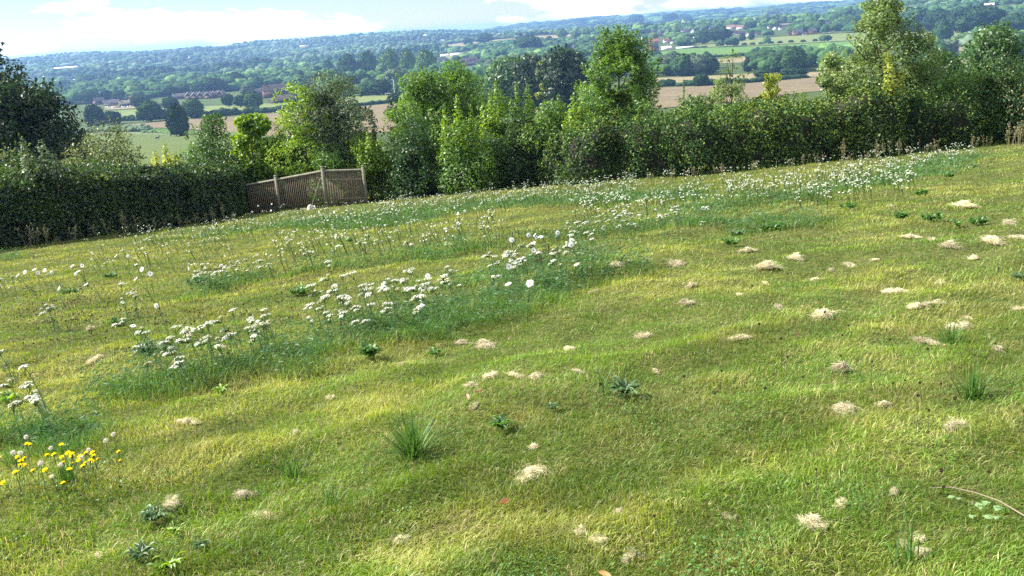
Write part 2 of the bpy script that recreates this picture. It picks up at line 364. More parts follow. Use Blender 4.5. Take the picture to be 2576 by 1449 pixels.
def grass(n, r0, r1, az0, az1, segs, wk, seed, name, label, hmul=1.0):
    g = np.random.default_rng(seed)
    u = g.random(n); r = r0 * (r1 / r0) ** u; az = np.radians(g.uniform(az0, az1, n)); x = r * np.sin(az); y = r * np.cos(az)
    k = y < np.interp(x, HBx, HBy) + .5; x, y, r = x[k], y[k], r[k]; n = len(x)
    P2 = np.stack([x, y], -1); dw = drift_w(x, y)
    big = fbm(P2, .55, 31); med = fbm(P2, 2.1, 33); fine_ = vn(P2, 6.5, 35); clump = vn(P2, 3.1, 37)
    # combed tussocks: lean follows a smooth field
    ang = 2 * pi * (1.2 * vn(P2, 1.3, 41) + .7 * vn(P2, 5, 43)) + g.normal(0, 1.5, n)
    lean = np.clip(.45 + .6 * vn(P2, 2.2, 45) + g.normal(0, .34, n), .08, 1.6)
    H = (.020 + .026 * big + .042 * clump * med) * (1 + .35 * g.normal(0, 1, n).clip(-1.8, 2.4)) * (1 + 1.1 * dw) * hmul
    H = H * (1 + 1.6 * sstep(1.3, .1, np.interp(x, HBx, HBy) - y) * vn(P2, 1.7, 91))
    H = np.clip(H, .02, .42) * np.where(r > 14, 1.1, 1)
    lean = lean * (1 - .45 * dw)
    dirv = np.stack([np.cos(ang) + .35, np.sin(ang) - .25], -1); dirv /= np.linalg.norm(dirv, axis=1)[:, None]
    W = np.maximum(.0017, wk * r) * g.uniform(.7, 1.3, n)
    z = hgt(x, y) - .006; base = np.stack([x, y, z], -1)
    sa = g.uniform(0, 2 * pi, n); side = np.stack([np.cos(sa), np.sin(sa), 0 * sa], -1) * W[:, None]
    ts = np.linspace(0, 1, segs + 1)[1:]
    rows = [base - side, base + side]
    for t in ts:
        th = lean * t * 1.25
        c = base + np.concatenate([dirv * (H * t * np.sin(th * .8))[:, None], (H * t * np.cos(th * .8))[:, None]], 1)
        rows += [c] if t == 1 else [c - side * (1 - .45 * t), c + side * (1 - .45 * t)]
    V = np.stack(rows, 1); m = V.shape[1]
    # colours: green, yellow green, olive, straw
    green = np.array([.095, .18, .02]); yel = np.array([.235, .275, .05]); olive = np.array([.17, .16, .05]); straw = np.array([.42, .36, .17]); blue = np.array([.052, .135, .036])
    dry = sstep(.40, .68, .55 * big + .45 * med + .0 * fine_)
    c = lerp(green, yel, np.clip(dry * 1.1 + g.normal(0, .22, n), 0, 1))
    c = c * (1 - (vn(P2, 1.1, 51) > .66)[:, None] * .22) + olive * ((vn(P2, 1.1, 51) > .66)[:, None] * .22)
    c = lerp(c, blue, np.clip(dw * 1.0 - g.random(n) * .55, 0, .9))
    ps = np.where(r > 9, .5, .72) * (.05 + .20 * dry + .22 * sstep(.55, .8, fine_) + .2 * sstep(.62, .8, med)) * (1 - .85 * dw)
    st = g.random(n) < ps; c[st] = lerp(c[st], straw, g.uniform(.45, 1, st.sum()))
    c = c * (.74 + .48 * sstep(.28, .72, fbm(aniso(P2), 2.0, 61, 3)) + .2 * (vn(P2, 6, 62) - .3))[:, None]  # patchy turf tone, with light and dark tussock shading put into blade colour
    c = c * g.uniform(.72, 1.28, n)[:, None]
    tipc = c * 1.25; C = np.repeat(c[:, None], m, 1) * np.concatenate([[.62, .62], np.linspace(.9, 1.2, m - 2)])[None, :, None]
    idx = np.arange(n)[:, None] * m; mb = MB(); v = V.reshape(-1, 3); cc = C.reshape(-1, 3); mb.V = [v.astype(np.float32)]; mb.C = [cc.astype(np.float32)]; mb.n = len(v)
    for s in range(segs - 1):
        f = idx + np.array([2 * s, 2 * s + 1, 2 * s + 3, 2 * s + 2]); mb.F.append(f); mb.M.append(np.zeros(n, np.int32))
    s = segs - 1; f = idx + np.array([2 * s, 2 * s + 1, 2 * s + 2]); mb.F.append(f); mb.M.append(np.zeros(n, np.int32))
    return mb
Q = 1.0
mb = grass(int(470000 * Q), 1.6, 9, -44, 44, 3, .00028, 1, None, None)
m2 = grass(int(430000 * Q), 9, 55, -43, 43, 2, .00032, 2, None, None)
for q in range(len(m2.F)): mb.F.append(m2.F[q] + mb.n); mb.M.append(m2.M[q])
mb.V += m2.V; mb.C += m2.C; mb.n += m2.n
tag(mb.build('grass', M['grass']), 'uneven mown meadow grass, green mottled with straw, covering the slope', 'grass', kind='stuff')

def understorey(n, r0, r1, seed, kind):
    g = np.random.default_rng(seed); r = r0 * (r1 / r0) ** g.random(n); az = np.radians(g.uniform(-44, 44, n)); x = r * np.sin(az); y = r * np.cos(az); P2 = np.stack([x, y], -1); dw = drift_w(x, y)
    k = (y < np.interp(x, HBx, HBy) + .3) & ((dw > .25 + .5 * g.random(n)) if kind == 'feather' else (dw < .4) & (fbm(P2, .8, 101) * .6 + .4 * vn(P2, 3.7, 103) > .54 + .1 * g.random(n)))
    x, y, r, P2 = x[k], y[k], r[k], P2[k]; n = len(x); sc_ = np.maximum(1, r / 7)
    if kind == 'feather':
        h = g.uniform(.03, .26, n) * (.5 + vn(P2, 2.2, 7)); P = np.stack([x, y, hgt(x, y) + h], -1); N = rdir(n, g); V, F = leaves(P, N, g.uniform(.014, .030, n) * sc_ ** .6, .17, droop=(-.3, 0, 1)); c = lerp((.035, .10, .035), (.095, .19, .075), np.clip(g.normal(.45, .3, n), 0, 1))
    else:
        P = np.stack([x, y, hgt(x, y) + g.uniform(.012, .045, n)], -1); N = unit(rdir(n, g) * .6 + [0, 0, 1]); V, F = leaves(P, N, g.uniform(.004, .0085, n) * sc_, .8); c = lerp((.04, .12, .02), (.12, .24, .04), np.clip(g.normal(.45, .3, n), 0, 1))
    return MB().add(V, F, c4(c))
tag(understorey(330000, 2, 40, 201, 'feather').build('yarrow_foliage', M['grass']), 'feathery grey green leaves under the white yarrow drifts', 'foliage', kind='stuff')
tag(understorey(120000, 1.7, 14, 202, 'clover').build('clover', M['grass']), 'low clover and small round leaves matted through the turf', 'clover', kind='stuff')

# ---------------------------------------------------------------- haze: one closed box of thin air round everything
hz = bpy.data.materials.new('haze'); hz.use_nodes = True; t = hz.node_tree; t.nodes.remove(t.nodes['Principled BSDF'])
pv = t.nodes.new('ShaderNodeVolumePrincipled'); pv.inputs['Color'].default_value = (.30, .52, 1, 1); pv.inputs['Density'].default_value = 1.12e-4; pv.inputs['Anisotropy'].default_value = .35
t.links.new(pv.outputs[0], t.nodes['Material Output'].inputs['Volume'])
Vb, Fb = box((0, 0, -32), (30000, 30000, 130))
tag(MB().add(Vb, Fb).build('haze', hz), 'thin blue summer haze over the valley', 'haze', kind='stuff')

# ---------------------------------------------------------------- tree builders
def lobes_ell(H, Wd, zb, n, g, jit=.5, sz=(.26, .42)):
    """n lobes filling an ovoid crown of height H-zb and width Wd; returns centre, radii"""
    out = []
    for k in range(n):
        t = (k + .5) / n; zz = zb + (H - zb) * (.10 + .86 * t)
        rr = Wd / 2 * (1 - abs(2 * t - .85) ** 2.2 * .62)
        a = k * 2.4 + g.normal(0, .4); q = rr * g.uniform(.25, .85)
        s = Wd * g.uniform(*sz) * (1 - .35 * t)
        out.append(((q * cos(a), q * sin(a), zz + g.normal(0, jit * .3)), (s, s, s * g.uniform(.65, .95))))
    return out
def crown_points(lobes, n, g, gap=.35, gs=1.2, seed=1, shell=.25):
    C = np.array([l[0] for l in lobes]); S = np.array([l[1] for l in lobes]); wv = (S[:, 0] * S[:, 1]) ** 1.0; wv = wv / wv.sum()
    k = g.choice(len(C), n, p=wv); d = rdir(n, g); r = 1 - np.abs(g.normal(0, shell, n)); r = np.clip(r, .05, 1.05)
    r = r * (1 + .22 * (vn(d * 2.3 + k[:, None] * 7.1, 1, seed) - .5) * 2)
    P = C[k] + d * r[:, None] * S[k]
    keep = fbm(P, gs, seed + 3, 2) > gap
    return P[keep], d[keep]
def twigtips(lobes, H, g, m, L, per=16):
    C = np.array([l[0] for l in lobes]); S = np.array([l[1] for l in lobes]); k = g.integers(0, len(C), m); d = rdir(m, g); d[:, 2] = np.abs(d[:, 2]) * .9 - .1
    b = C[k] + d * S[k] * .9; dr = unit(d + np.array([0, 0, .8]) + rdir(m, g) * .4); t = g.random((m, per)) ** .7
    P = b[:, None] + dr[:, None] * (t * (L * g.uniform(.4, 1.3, m))[:, None])[..., None] + g.normal(0, .05 * L / .5, (m, per, 3)) * (1.1 - t)[..., None]
    return P.reshape(-1, 3), np.repeat(d, per, 0)
GREENS = {'deep': ((.014, .034, .012), (.035, .07, .02)), 'mid': ((.035, .085, .02), (.075, .15, .03)), 'bright': ((.10, .20, .02), (.22, .34, .035)),
          'ash': ((.06, .135, .028), (.14, .25, .045)), 'grey': ((.06, .10, .045), (.13, .18, .085)), 'birch': ((.08, .145, .035), (.20, .27, .085)),
          'wild': ((.015, .045, .012), (.05, .11, .025)), 'olive': ((.06, .09, .028), (.13, .16, .055)), 'yellow': ((.17, .24, .03), (.33, .37, .05)), 'hedge': ((.013, .032, .010), (.05, .105, .022))}
def leafcol(P, pal, g, extra=None):
    a, b = GREENS[pal]; n = len(P); t = np.clip(fbm(P, .9, 9, 2) * 1.4 - .2 + g.normal(0, .22, n), 0, 1)
    c = lerp(a, b, t) * g.uniform(.7, 1.35, n)[:, None]
    if extra is not None:
        q = g.random(n) < extra[1] * (vn(P, .5, 77) * 1.6); c[q] = np.asarray(extra[0]) * g.uniform(.7, 1.3, q.sum())[:, None]
    return c
def limbs(lobes, zb, H, r0, g, base=(0, 0)):
    mbt = MB(); top = H * .8
    path = [(base[0], base[1], -.6)] + [(base[0] + g.normal(0, .03) * H * .3, base[1] + g.normal(0, .03) * H * .3, top * t) for t in (.2, .45, .7, 1)]
    V, F = tube(path, np.array([1.15, 1, .8, .5, .15]) * r0, 8); mbt.add(V, F)
    P = np.array(path)
    for c, s in lobes:
        c = np.array(c); zs = max(.1, min(c[2] - .8 * math.hypot(c[0], c[1]), top * .95)); st = np.array([np.interp(zs, P[:, 2], P[:, k]) for k in (0, 1)] + [zs])
        mid = (st + c) / 2 + np.array([0, 0, -.12 * np.linalg.norm(c - st)])
        V, F = tube([st, mid, c, c + (c - mid) * .5], np.array([.33, .22, .12, .03]) * r0, 5); mbt.add(V, F)
    return mbt
def tree(name, X, Yt, Yb, Wp, pal, label, cat='tree', group=None, nl=9000, leaf=.055, lobes=14, gap=.36, zb=.12, shell=.25, mt='leaf', seed=0, extra=None, yy=None, sz=(.26, .42), aspect=.5, droop=None, gs=1.2, tr=.035):
    g = np.random.default_rng(1000 + seed + int(X))
    if yy: b0 = at(X, Yb, yy); z0 = float(hgt(b0[0], b0[1])); b = np.array([b0[0], b0[1], z0])
    else: b = gp(X, Yb)
    top = at(X, Yt, b[1]); H = top[2] - b[2]; Wd = Wp / FPX * depth(b)
    root = empty(name, b, label, cat, group)
    lb = lobes_ell(H, Wd, H * zb, lobes, g, sz=sz); P, N = crown_points(lb, nl, g, gap, gs, seed + 5, shell)
    Pt, Nt = twigtips(lb, H, g, int(26 + nl / 220), .09 * min(Wd, H)); P = np.vstack([P, Pt]); N = np.vstack([N, Nt])
    N = unit(N + rdir(len(P), g) * 1.1 + np.array([0, 0, .5]))
    V, F = leaves(P, N, leaf * g.uniform(.6, 1.35, len(P)), aspect, droop)
    MB().add(V, F, c4(leafcol(P, pal, g, extra))).build('crown', M[mt], root)
    limbs(lb, H * zb, H, tr * H ** .9 * .5, g).build('trunk', M['bark'], root, True)
    return root, b, H, Wd
def shoots(root, pal, spec, g, leaf=.06, mt='leaf', name='crown', base=.0):
    """upright maple shoots: whorls of big leaves up each leader; spec = list of (x, y, z0, height, radius)"""
    mb = MB(); st = MB()
    for x, y, z0, h, rad in spec:
        n = int(h / (leaf * 1.15)); lx, ly = g.normal(0, .05, 2) * h
        for k in range(n):
            t = (k + .5) / n; rr = rad * (1 - t) ** .7 + leaf * .6; m = max(4, int(10 * rr / leaf * .35) + 3)
            a = g.uniform(0, 2 * pi, m); q = rr * np.sqrt(g.uniform(.15, 1, m))
            P = np.stack([x + lx * t + q * np.cos(a), y + ly * t + q * np.sin(a), z0 + h * t + g.normal(0, .03, m) + q * .15], -1)
            N = unit(np.stack([np.cos(a) * .6, np.sin(a) * .6, np.full(m, .8)], -1) + rdir(m, g) * .5)
            V, F = leaves(P, N, leaf * g.uniform(.7, 1.25, m) * (1.1 - .45 * t), .75); mb.add(V, F, c4(leafcol(P, pal, g)))
        V, F = tube([(x * .3, y * .3, -.3), (x, y, z0), (x + lx, y + ly, z0 + h)], [.03, .02, .005], 5); st.add(V, F)
    return mb, st

# ---------------------------------------------------------------- hedges
_a = np.linspace(0, 1, 4001); _cx = -np.sign(np.cos(_a * pi)) * np.abs(np.cos(_a * pi)) ** .4 * 1.1; _cz = np.abs(np.sin(_a * pi)) ** .4 * 2.5
_l = np.concatenate([[0], np.cumsum(np.hypot(np.diff(_cx), np.diff(_cz)))]); VT = _l / _l[-1]; AT = _a
def hedge(name, label, base, tops, thick, n, pal, leaf, seed, mt='leaf', cat='hedge', extra=None, bump=.55, shadeface=False, vines=0):
    """base: display polyline of the foot of the hedge; tops: display y of its top at the same X"""
    g = np.random.default_rng(seed)
    B = np.array([gp(*q) for q in base]); T = np.array([at(q[0], ty, b[1] + thick * .4)[2] for q, ty, b in zip(base, tops, B)])
    s = np.concatenate([[0], np.cumsum(np.linalg.norm(np.diff(B[:, :2], axis=0), axis=1))])
    def frame(u):
        x = np.interp(u, s, B[:, 0]); y = np.interp(u, s, B[:, 1]); zt = np.interp(u, s, T)
        e = .3; dx = np.interp(u + e, s, B[:, 0]) - np.interp(u - e, s, B[:, 0]); dy = np.interp(u + e, s, B[:, 1]) - np.interp(u - e, s, B[:, 1])
        l = np.hypot(dx, dy) + 1e-6; return x, y, zt, -dy / l, dx / l     # normal pointing away from camera
    def surf(u, v, dep):
        """v 0..1 from front foot over the top to the back foot"""
        x, y, zt, nx, ny = frame(u); zg = hgt(x, y, False); H = zt - zg
        a = np.interp(v, VT, AT) * pi; ex = 2 / 5.0
        cx = -np.sign(np.cos(a)) * np.abs(np.cos(a)) ** ex; cz = np.abs(np.sin(a)) ** ex
        q = np.stack([u, v * 2.2 + seed, v * 0], -1); lump = (fbm(q, .9, seed + 2, 3) - .5) * 2
        off = (lump * bump * (.3 + .7 * cz)) - dep
        k = thick / 2
        py = k + cx * (k + off); pz = H * cz * (1 + 0 * off) + off * np.sin(a)
        ox = cx; oz = cz
        return np.stack([x + nx * py, y + ny * py, zg + np.maximum(pz, .02)], -1), unit(np.stack([nx * cx, ny * cx, cz * .9 + .05], -1))
    u = g.uniform(0, s[-1], n); v = g.uniform(0, .82, n) * (1 - .12 * g.random(n))
    dep = np.abs(g.normal(0, .16, n)) - .05
    P, N = surf(u, v, dep)
    keep = fbm(P, 1.5, seed + 9, 2) + .25 * (dep > .12) > .33; P, N = P[keep], N[keep]
    # sprigs that stick out of the top
    m = n // 6; us = g.uniform(0, s[-1], m // 14); vs_ = g.uniform(.28, .62, len(us)); P0, N0 = surf(us, vs_, 0 * us)
    h = np.abs(g.normal(0, .26, len(us))) * (.3 + 1.6 * sstep(.4, .8, vn(np.stack([us, us * 0], -1), .8, seed + 4))) + .05; tt = g.random((len(us), 14)); d = unit(N0 * .6 + np.array([0, 0, 1.]) + rdir(len(us), g) * .35)
    PS = P0[:, None] + d[:, None] * (tt * h[:, None])[..., None] + g.normal(0, .035, (len(us), 14, 3)); PS = PS.reshape(-1, 3)
    P = np.vstack([P, PS]); N = np.vstack([N, np.repeat(N0, 14, 0)])
    nn = unit(N * .8 + rdir(len(P), g) * 1.0 + np.array([0, 0, .25]))
    V, F = leaves(P, nn, leaf * g.uniform(.55, 1.4, len(P)), .6)
    root = empty(name, B[len(B) // 2], label, cat); off = -np.array(root.location)
    MB().add(V + off, F, c4(leafcol(P, pal, g, extra))).build('foliage', M[mt], root)
    U, W = np.meshgrid(np.linspace(0, s[-1], int(s[-1] / .35)), np.linspace(0.0, 1, 22), indexing='ij')
    C, _ = surf(U.ravel(), W.ravel(), np.full(U.size, .34)); a_, b_ = U.shape; i = np.arange(a_ - 1)[:, None]; j = np.arange(b_ - 1)[None]
    F = np.stack([i * b_ + j, (i + 1) * b_ + j, (i + 1) * b_ + j + 1, i * b_ + j + 1], -1).reshape(-1, 4)
    MB().add(C + off, F).build('shade_core', M['dark_core'], root)  # added dark inner sheet, keeps light from passing through the leaves
    return root
hedge('clipped_hedge', 'tall clipped green hedge whose shaded face meets the lawn beside the wooden fence',
      [(-260, 665), (-120, 645), (0, 628), (150, 610), (300, 590), (450, 570), (620, 540), (720, 510), (830, 495)], [468, 458, 443, 433, 428, 420, 405, 388, 405], 3.8, 210000, 'hedge', .05, 11, bump=.5,
      extra=((.16, .22, .05), .12))
hedge('wild_hedge', 'long overgrown mixed hedge with light bramble leaves running behind the daisies',
      [(905, 497), (960, 497), (1060, 490), (1200, 478), (1350, 470), (1500, 462), (1620, 452), (1750, 442), (1880, 430), (2000, 418), (2120, 404), (2250, 392), (2400, 376), (2576, 358), (2760, 335), (2950, 310)],
      [425, 375, 350, 338, 322, 302, 290, 285, 272, 252, 242, 232, 222, 205, 190, 180], 3.2, 380000, 'wild', .052, 23, mt='glossleaf', bump=1.0, extra=((.19, .26, .05), .34))

# ---------------------------------------------------------------- shrubs and trees just behind the hedges
YH = 41
tree('shrub', 270, 335, 470, 220, 'olive', 'olive green bushy shrub rising over the clipped hedge below the pasture', 'shrub', nl=13000, leaf=.055, lobes=12, gap=.40, yy=36, seed=1)
tree('shrub', 60, 385, 480, 130, 'olive', 'low yellowish shrub peeping over the hedge by the dark oaks', 'shrub', nl=5000, leaf=.05, lobes=8, yy=32, seed=2)
tree('elder_bush', 545, 292, 460, 155, 'mid', 'dark rounded hawthorn bush behind the clipped hedge beside the bright maple', 'bush', nl=15000, leaf=.06, lobes=12, gap=.36, yy=44, seed=3)
tree('maple_tree', 648, 288, 470, 112, 'bright', 'small bright lime green maple behind the clipped hedge', nl=8000, leaf=.085, lobes=10, gap=.38, yy=42, seed=4, aspect=.75)
tree('shrub', 725, 318, 460, 90, 'grey', 'grey green shrub squeezed between the lime maple and the twin tree', 'shrub', nl=6500, leaf=.06, lobes=8, yy=43, seed=5)
tree('ash_tree', 778, 216, 480, 150, 'bright', 'yellow green ash sapling leaning on the silvery birch', nl=20000, leaf=.075, lobes=20, gap=.40, yy=41.5, seed=6, aspect=.3)
tree('birch_tree', 852, 198, 480, 185, 'grey', 'silvery grey green birch above the wooden fence corner', nl=36000, leaf=.05, lobes=26, gap=.36, yy=42, seed=7, aspect=.7)
tree('holly_tree', 1012, 238, 470, 105, 'deep', 'small dark holly tree beside the brown stubble field', nl=8000, leaf=.06, lobes=9, yy=50, seed=8)
tree('ash_tree', 1085, 185, 500, 200, 'ash', 'feathery ash tree, shorter half of the pair over the wild hedge', nl=24000, leaf=.085, lobes=30, sz=(.18, .3), gap=.40, yy=43, seed=9, aspect=.3)
tree('ash_tree', 1165, 155, 500, 240, 'ash', 'feathery ash tree, taller half of the pair over the wild hedge', nl=32000, leaf=.085, lobes=36, sz=(.16, .28), gap=.40, yy=44, seed=10, aspect=.3)
tree('ash_tree', 1566, 74, 480, 235, 'ash', 'tallest dense green ash tree standing alone over the wild hedge', nl=52000, leaf=.085, lobes=50, sz=(.13, .25), gap=.46, yy=42, seed=11, aspect=.3, droop=(0, 0, -.6))
tree('birch_tree', 2195, -6, 440, 285, 'birch', 'big airy birch with small pale leaves reaching the top of the view', nl=52000, leaf=.05, lobes=40, gap=.47, yy=38, seed=12, aspect=.7, gs=.9, sz=(.11, .22), zb=.2, droop=(0, 0, -1))
tree('birch_tree', 2075, 150, 420, 90, 'birch', 'slender young birch at the foot of the big airy birch', nl=8000, leaf=.05, lobes=9, gap=.46, yy=37, seed=13, aspect=.7, gs=1.2)
tree('willow_sapling', 1838, 142, 440, 105, 'birch', 'thin yellow leaved sapling standing against the brown fields', nl=7500, leaf=.05, lobes=22, gap=.44, yy=39, seed=14, zb=.25, sz=(.2, .34), gs=1.2)
tree('willow_sapling', 1935, 186, 430, 75, 'yellow', 'small yellow pointed sapling beside the taller thin one', nl=6000, leaf=.05, lobes=14, gap=.40, yy=39, seed=15)
tree('shrub', 2330, 150, 400, 170, 'mid', 'leafy green shrub joining the birch to the dark oak', 'shrub', nl=12000, leaf=.055, lobes=12, gap=.38, yy=42, seed=16)
tree('elder_bush', 1750, 255, 430, 140, 'mid', 'round green elder bush rising over the wild hedge by the brown field', 'bush', nl=10000, leaf=.055, lobes=9, gap=.38, yy=39, seed=17)
tree('shrub', 2510, 175, 380, 200, 'wild', 'reddish tipped bramble thicket on the wild hedge below the round oak', 'shrub', nl=14000, leaf=.05, lobes=12, gap=.38, yy=36.5, seed=18, extra=((.22, .14, .05), .10))
def maple(X, Yb, spec, pal, label, yy, leaf=.075, grp=None):
    b0 = at(X, Yb, yy); b = np.array([b0[0], b0[1], float(hgt(b0[0], b0[1]))]); g = np.random.default_rng(int(X))
    root = empty('maple_sapling', b, label, 'sapling', grp)
    sp = []
    for dx, Yt, rad, y0 in spec:     # leader offset in px, its top y, radius m, foot y of foliage
        x = dx / FPX * depth(b); zt = at(X + dx, Yt, yy)[2] - b[2]; zf = at(X + dx, y0, yy)[2] - b[2]; sp.append((x, g.normal(0, .15), zf, zt - zf, rad))
    a, st = shoots(root, pal, sp, g, leaf); a.build('crown', M['leaf'], root); st.build('stem', M['bark'], root, True)
maple(112, 470, [(-22, 345, .22, 440), (12, 350, .3, 440), (40, 385, .25, 440), (0, 395, .5, 450)], 'grey', 'grey green maple sapling with two spiked shoots before the dark oaks', 31)
maple(425, 450, [(0, 360, .2, 420), (-22, 378, .25, 420), (20, 385, .25, 420)], 'yellow', 'thin yellow green sapling tip showing over the clipped hedge', 38)
maple(960, 460, [(0, 280, .12, 400), (-12, 320, .2, 400)], 'olive', 'brownish sapling spike standing before the brown stubble field', 42)
maple(1165, 470, [(-30, 275, .3, 400), (0, 240, .45, 400), (32, 262, .3, 400), (60, 320, .5, 420)], 'bright', 'bright maple sapling in front of the paired ash trees', 39)
maple(1262, 460, [(-12, 225, .3, 360), (10, 200, .42, 360), (-20, 262, .55, 400), (30, 250, .5, 400)], 'bright', 'tall spiky maple sapling beside the paired ash trees', 41)
maple(1325, 460, [(-8, 205, .25, 340), (8, 215, .4, 340), (22, 240, .35, 340), (-14, 270, .6, 380), (18, 290, .6, 380)], 'bright', 'spiky maple sapling standing against the huge dark oaks', 41)
maple(1415, 450, [(0, 238, .2, 340), (-18, 285, .35, 360), (10, 285, .4, 360)], 'ash', 'short pointed maple sapling between the oaks and the tall ash', 40)
maple(1455, 450, [(0, 205, .2, 330), (-10, 240, .35, 330), (14, 255, .45, 340)], 'bright', 'pointed maple sapling touching the tall ash tree', 39.5)
maple(1720, 430, [(0, 200, .08, 300), (10, 250, .15, 300)], 'ash', 'single thin twiggy shoot standing before the brown field', 40, .05)
maple(940, 470, [(0, 330, .3, 430), (22, 345, .3, 430), (-20, 350, .3, 440)], 'bright', 'light green bramble spray over the end of the wooden fence', 40, .06)
maple(2230, 360, [(0, 130, .35, 280), (25, 180, .4, 290)], 'yellow', 'broad leaved lime green sapling against the big airy birch', 36, .08)

tree('shrub', 845, 392, 500, 150, 'ash', 'green bramble shrub directly behind the wooden fence corner', 'shrub', nl=12000, leaf=.05, lobes=10, gap=.34, yy=40.5, seed=50, zb=.02)
tree('shrub', 770, 368, 500, 130, 'mid', 'green shrub behind the fence under the yellow ash sapling', 'shrub', nl=11000, leaf=.05, lobes=10, gap=.34, yy=42, seed=51, zb=.02)
tree('shrub', 935, 352, 500, 140, 'bright', 'light leaved shrub over the far end of the wooden fence', 'shrub', nl=12000, leaf=.055, lobes=10, gap=.36, yy=41, seed=52, zb=.02)
tree('shrub', 1390, 270, 450, 130, 'ash', 'soft green shrub below the pointed saplings by the tall ash', 'shrub', nl=9000, leaf=.055, lobes=9, gap=.38, yy=40, seed=53)
tree('shrub', 1990, 235, 430, 150, 'birch', 'pale leaved shrub before the slender birch on the hedge', 'shrub', nl=10000, leaf=.055, lobes=9, gap=.38, yy=38, seed=54)
tree('shrub', 1840, 262, 430, 130, 'ash', 'green shrub below the thin yellow sapling', 'shrub', nl=9000, leaf=.055, lobes=9, gap=.38, yy=38.5, seed=55)
tree('shrub', 2150, 200, 420, 240, 'birch', 'wide pale shrub around the foot of the big airy birch', 'shrub', nl=18000, leaf=.055, lobes=14, gap=.38, yy=37, seed=56)
tree('shrub', 2420, 190, 400, 160, 'ash', 'green shrub on the hedge below the dark hawthorn', 'shrub', nl=11000, leaf=.055, lobes=10, gap=.38, yy=37.5, seed=57)
tree('shrub', 1190, 320, 470, 190, 'ash', 'fresh green shrub filling the hedge below the bright maple sapling', 'shrub', nl=14000, leaf=.055, lobes=12, gap=.36, yy=39.5, seed=60, zb=.02)
tree('shrub', 1300, 300, 460, 170, 'wild', 'dense green shrub around the feet of the spiky maple saplings', 'shrub', nl=14000, leaf=.055, lobes=12, gap=.36, yy=40.3, seed=61, zb=.02)
tree('shrub', 1050, 330, 480, 180, 'wild', 'rounded green shrub where the wild hedge begins past the fence', 'shrub', nl=14000, leaf=.055, lobes=12, gap=.36, yy=39.8, seed=62, zb=.02)
tree('shrub', 1450, 285, 450, 130, 'bright', 'light green shrub under the pointed maple saplings', 'shrub', nl=9000, leaf=.06, lobes=9, gap=.38, yy=39.5, seed=63, zb=.02)
tree('shrub', 1650, 290, 450, 150, 'ash', 'green shrub on the hedge beside the tall ash', 'shrub', nl=9000, leaf=.055, lobes=9, gap=.38, yy=38.5, seed=64, zb=.02)
# dark oaks at the edge of the view and beyond the hedge
tree('oak_tree', 18, 112, 480, 250, 'deep', 'tall dark oak at the edge of the view above the clipped hedge', nl=30000, leaf=.13, lobes=20, yy=60, seed=30, gap=.37)
tree('oak_tree', 125, 205, 480, 235, 'deep', 'dark spreading oak beside the grass pasture', nl=26000, leaf=.12, lobes=18, yy=58, seed=31, gap=.36)
tree('oak_tree', 20, 215, 480, 230, 'deep', 'shadowy lower oak filling the gap under the tall dark oak', nl=22000, leaf=.12, lobes=16, yy=56, seed=32, gap=.34)
tree('oak_tree', -150, 90, 480, 260, 'deep', 'dark oak reaching beyond the edge of the view', nl=20000, leaf=.14, lobes=16, yy=60, seed=33)
tree('oak_tree', 2492, 74, 330, 190, 'mid', 'broad round oak with sunlit top behind the wild hedge', nl=26000, leaf=.15, lobes=18, yy=85, seed=34, gap=.35)
tree('oak_tree', 2640, 110, 330, 180, 'deep', 'dark oak half hidden beyond the broad round one', nl=16000, leaf=.15, lobes=14, yy=88, seed=35, gap=.35)
tree('hawthorn_tree', 2360, 130, 330, 100, 'deep', 'dark bushy hawthorn beside the broad round oak', nl=12000, leaf=.12, lobes=10, yy=80, seed=36)
tree('oak_tree', 1285, 152, 292, 125, 'mid', 'tall shadowed oak, nearest the paired ash trees in the dark grove', nl=9000, leaf=.75, lobes=12, seed=37, sz=(.3, .45))
tree('oak_tree', 1345, 148, 292, 110, 'deep', 'middle oak of the dark grove with a yellow bough beside it', nl=9000, leaf=.75, lobes=12, seed=38, sz=(.3, .45))
tree('oak_tree', 1425, 132, 295, 140, 'deep', 'broadest darkest oak of the grove beyond the maple saplings', nl=11000, leaf=.75, lobes=14, seed=39, sz=(.3, .45))
tree('lime_tree', 1364, 146, 205, 30, 'yellow', 'small yellow crown glowing among the dark grove', nl=900, leaf=.55, lobes=6, seed=40, yy=340)

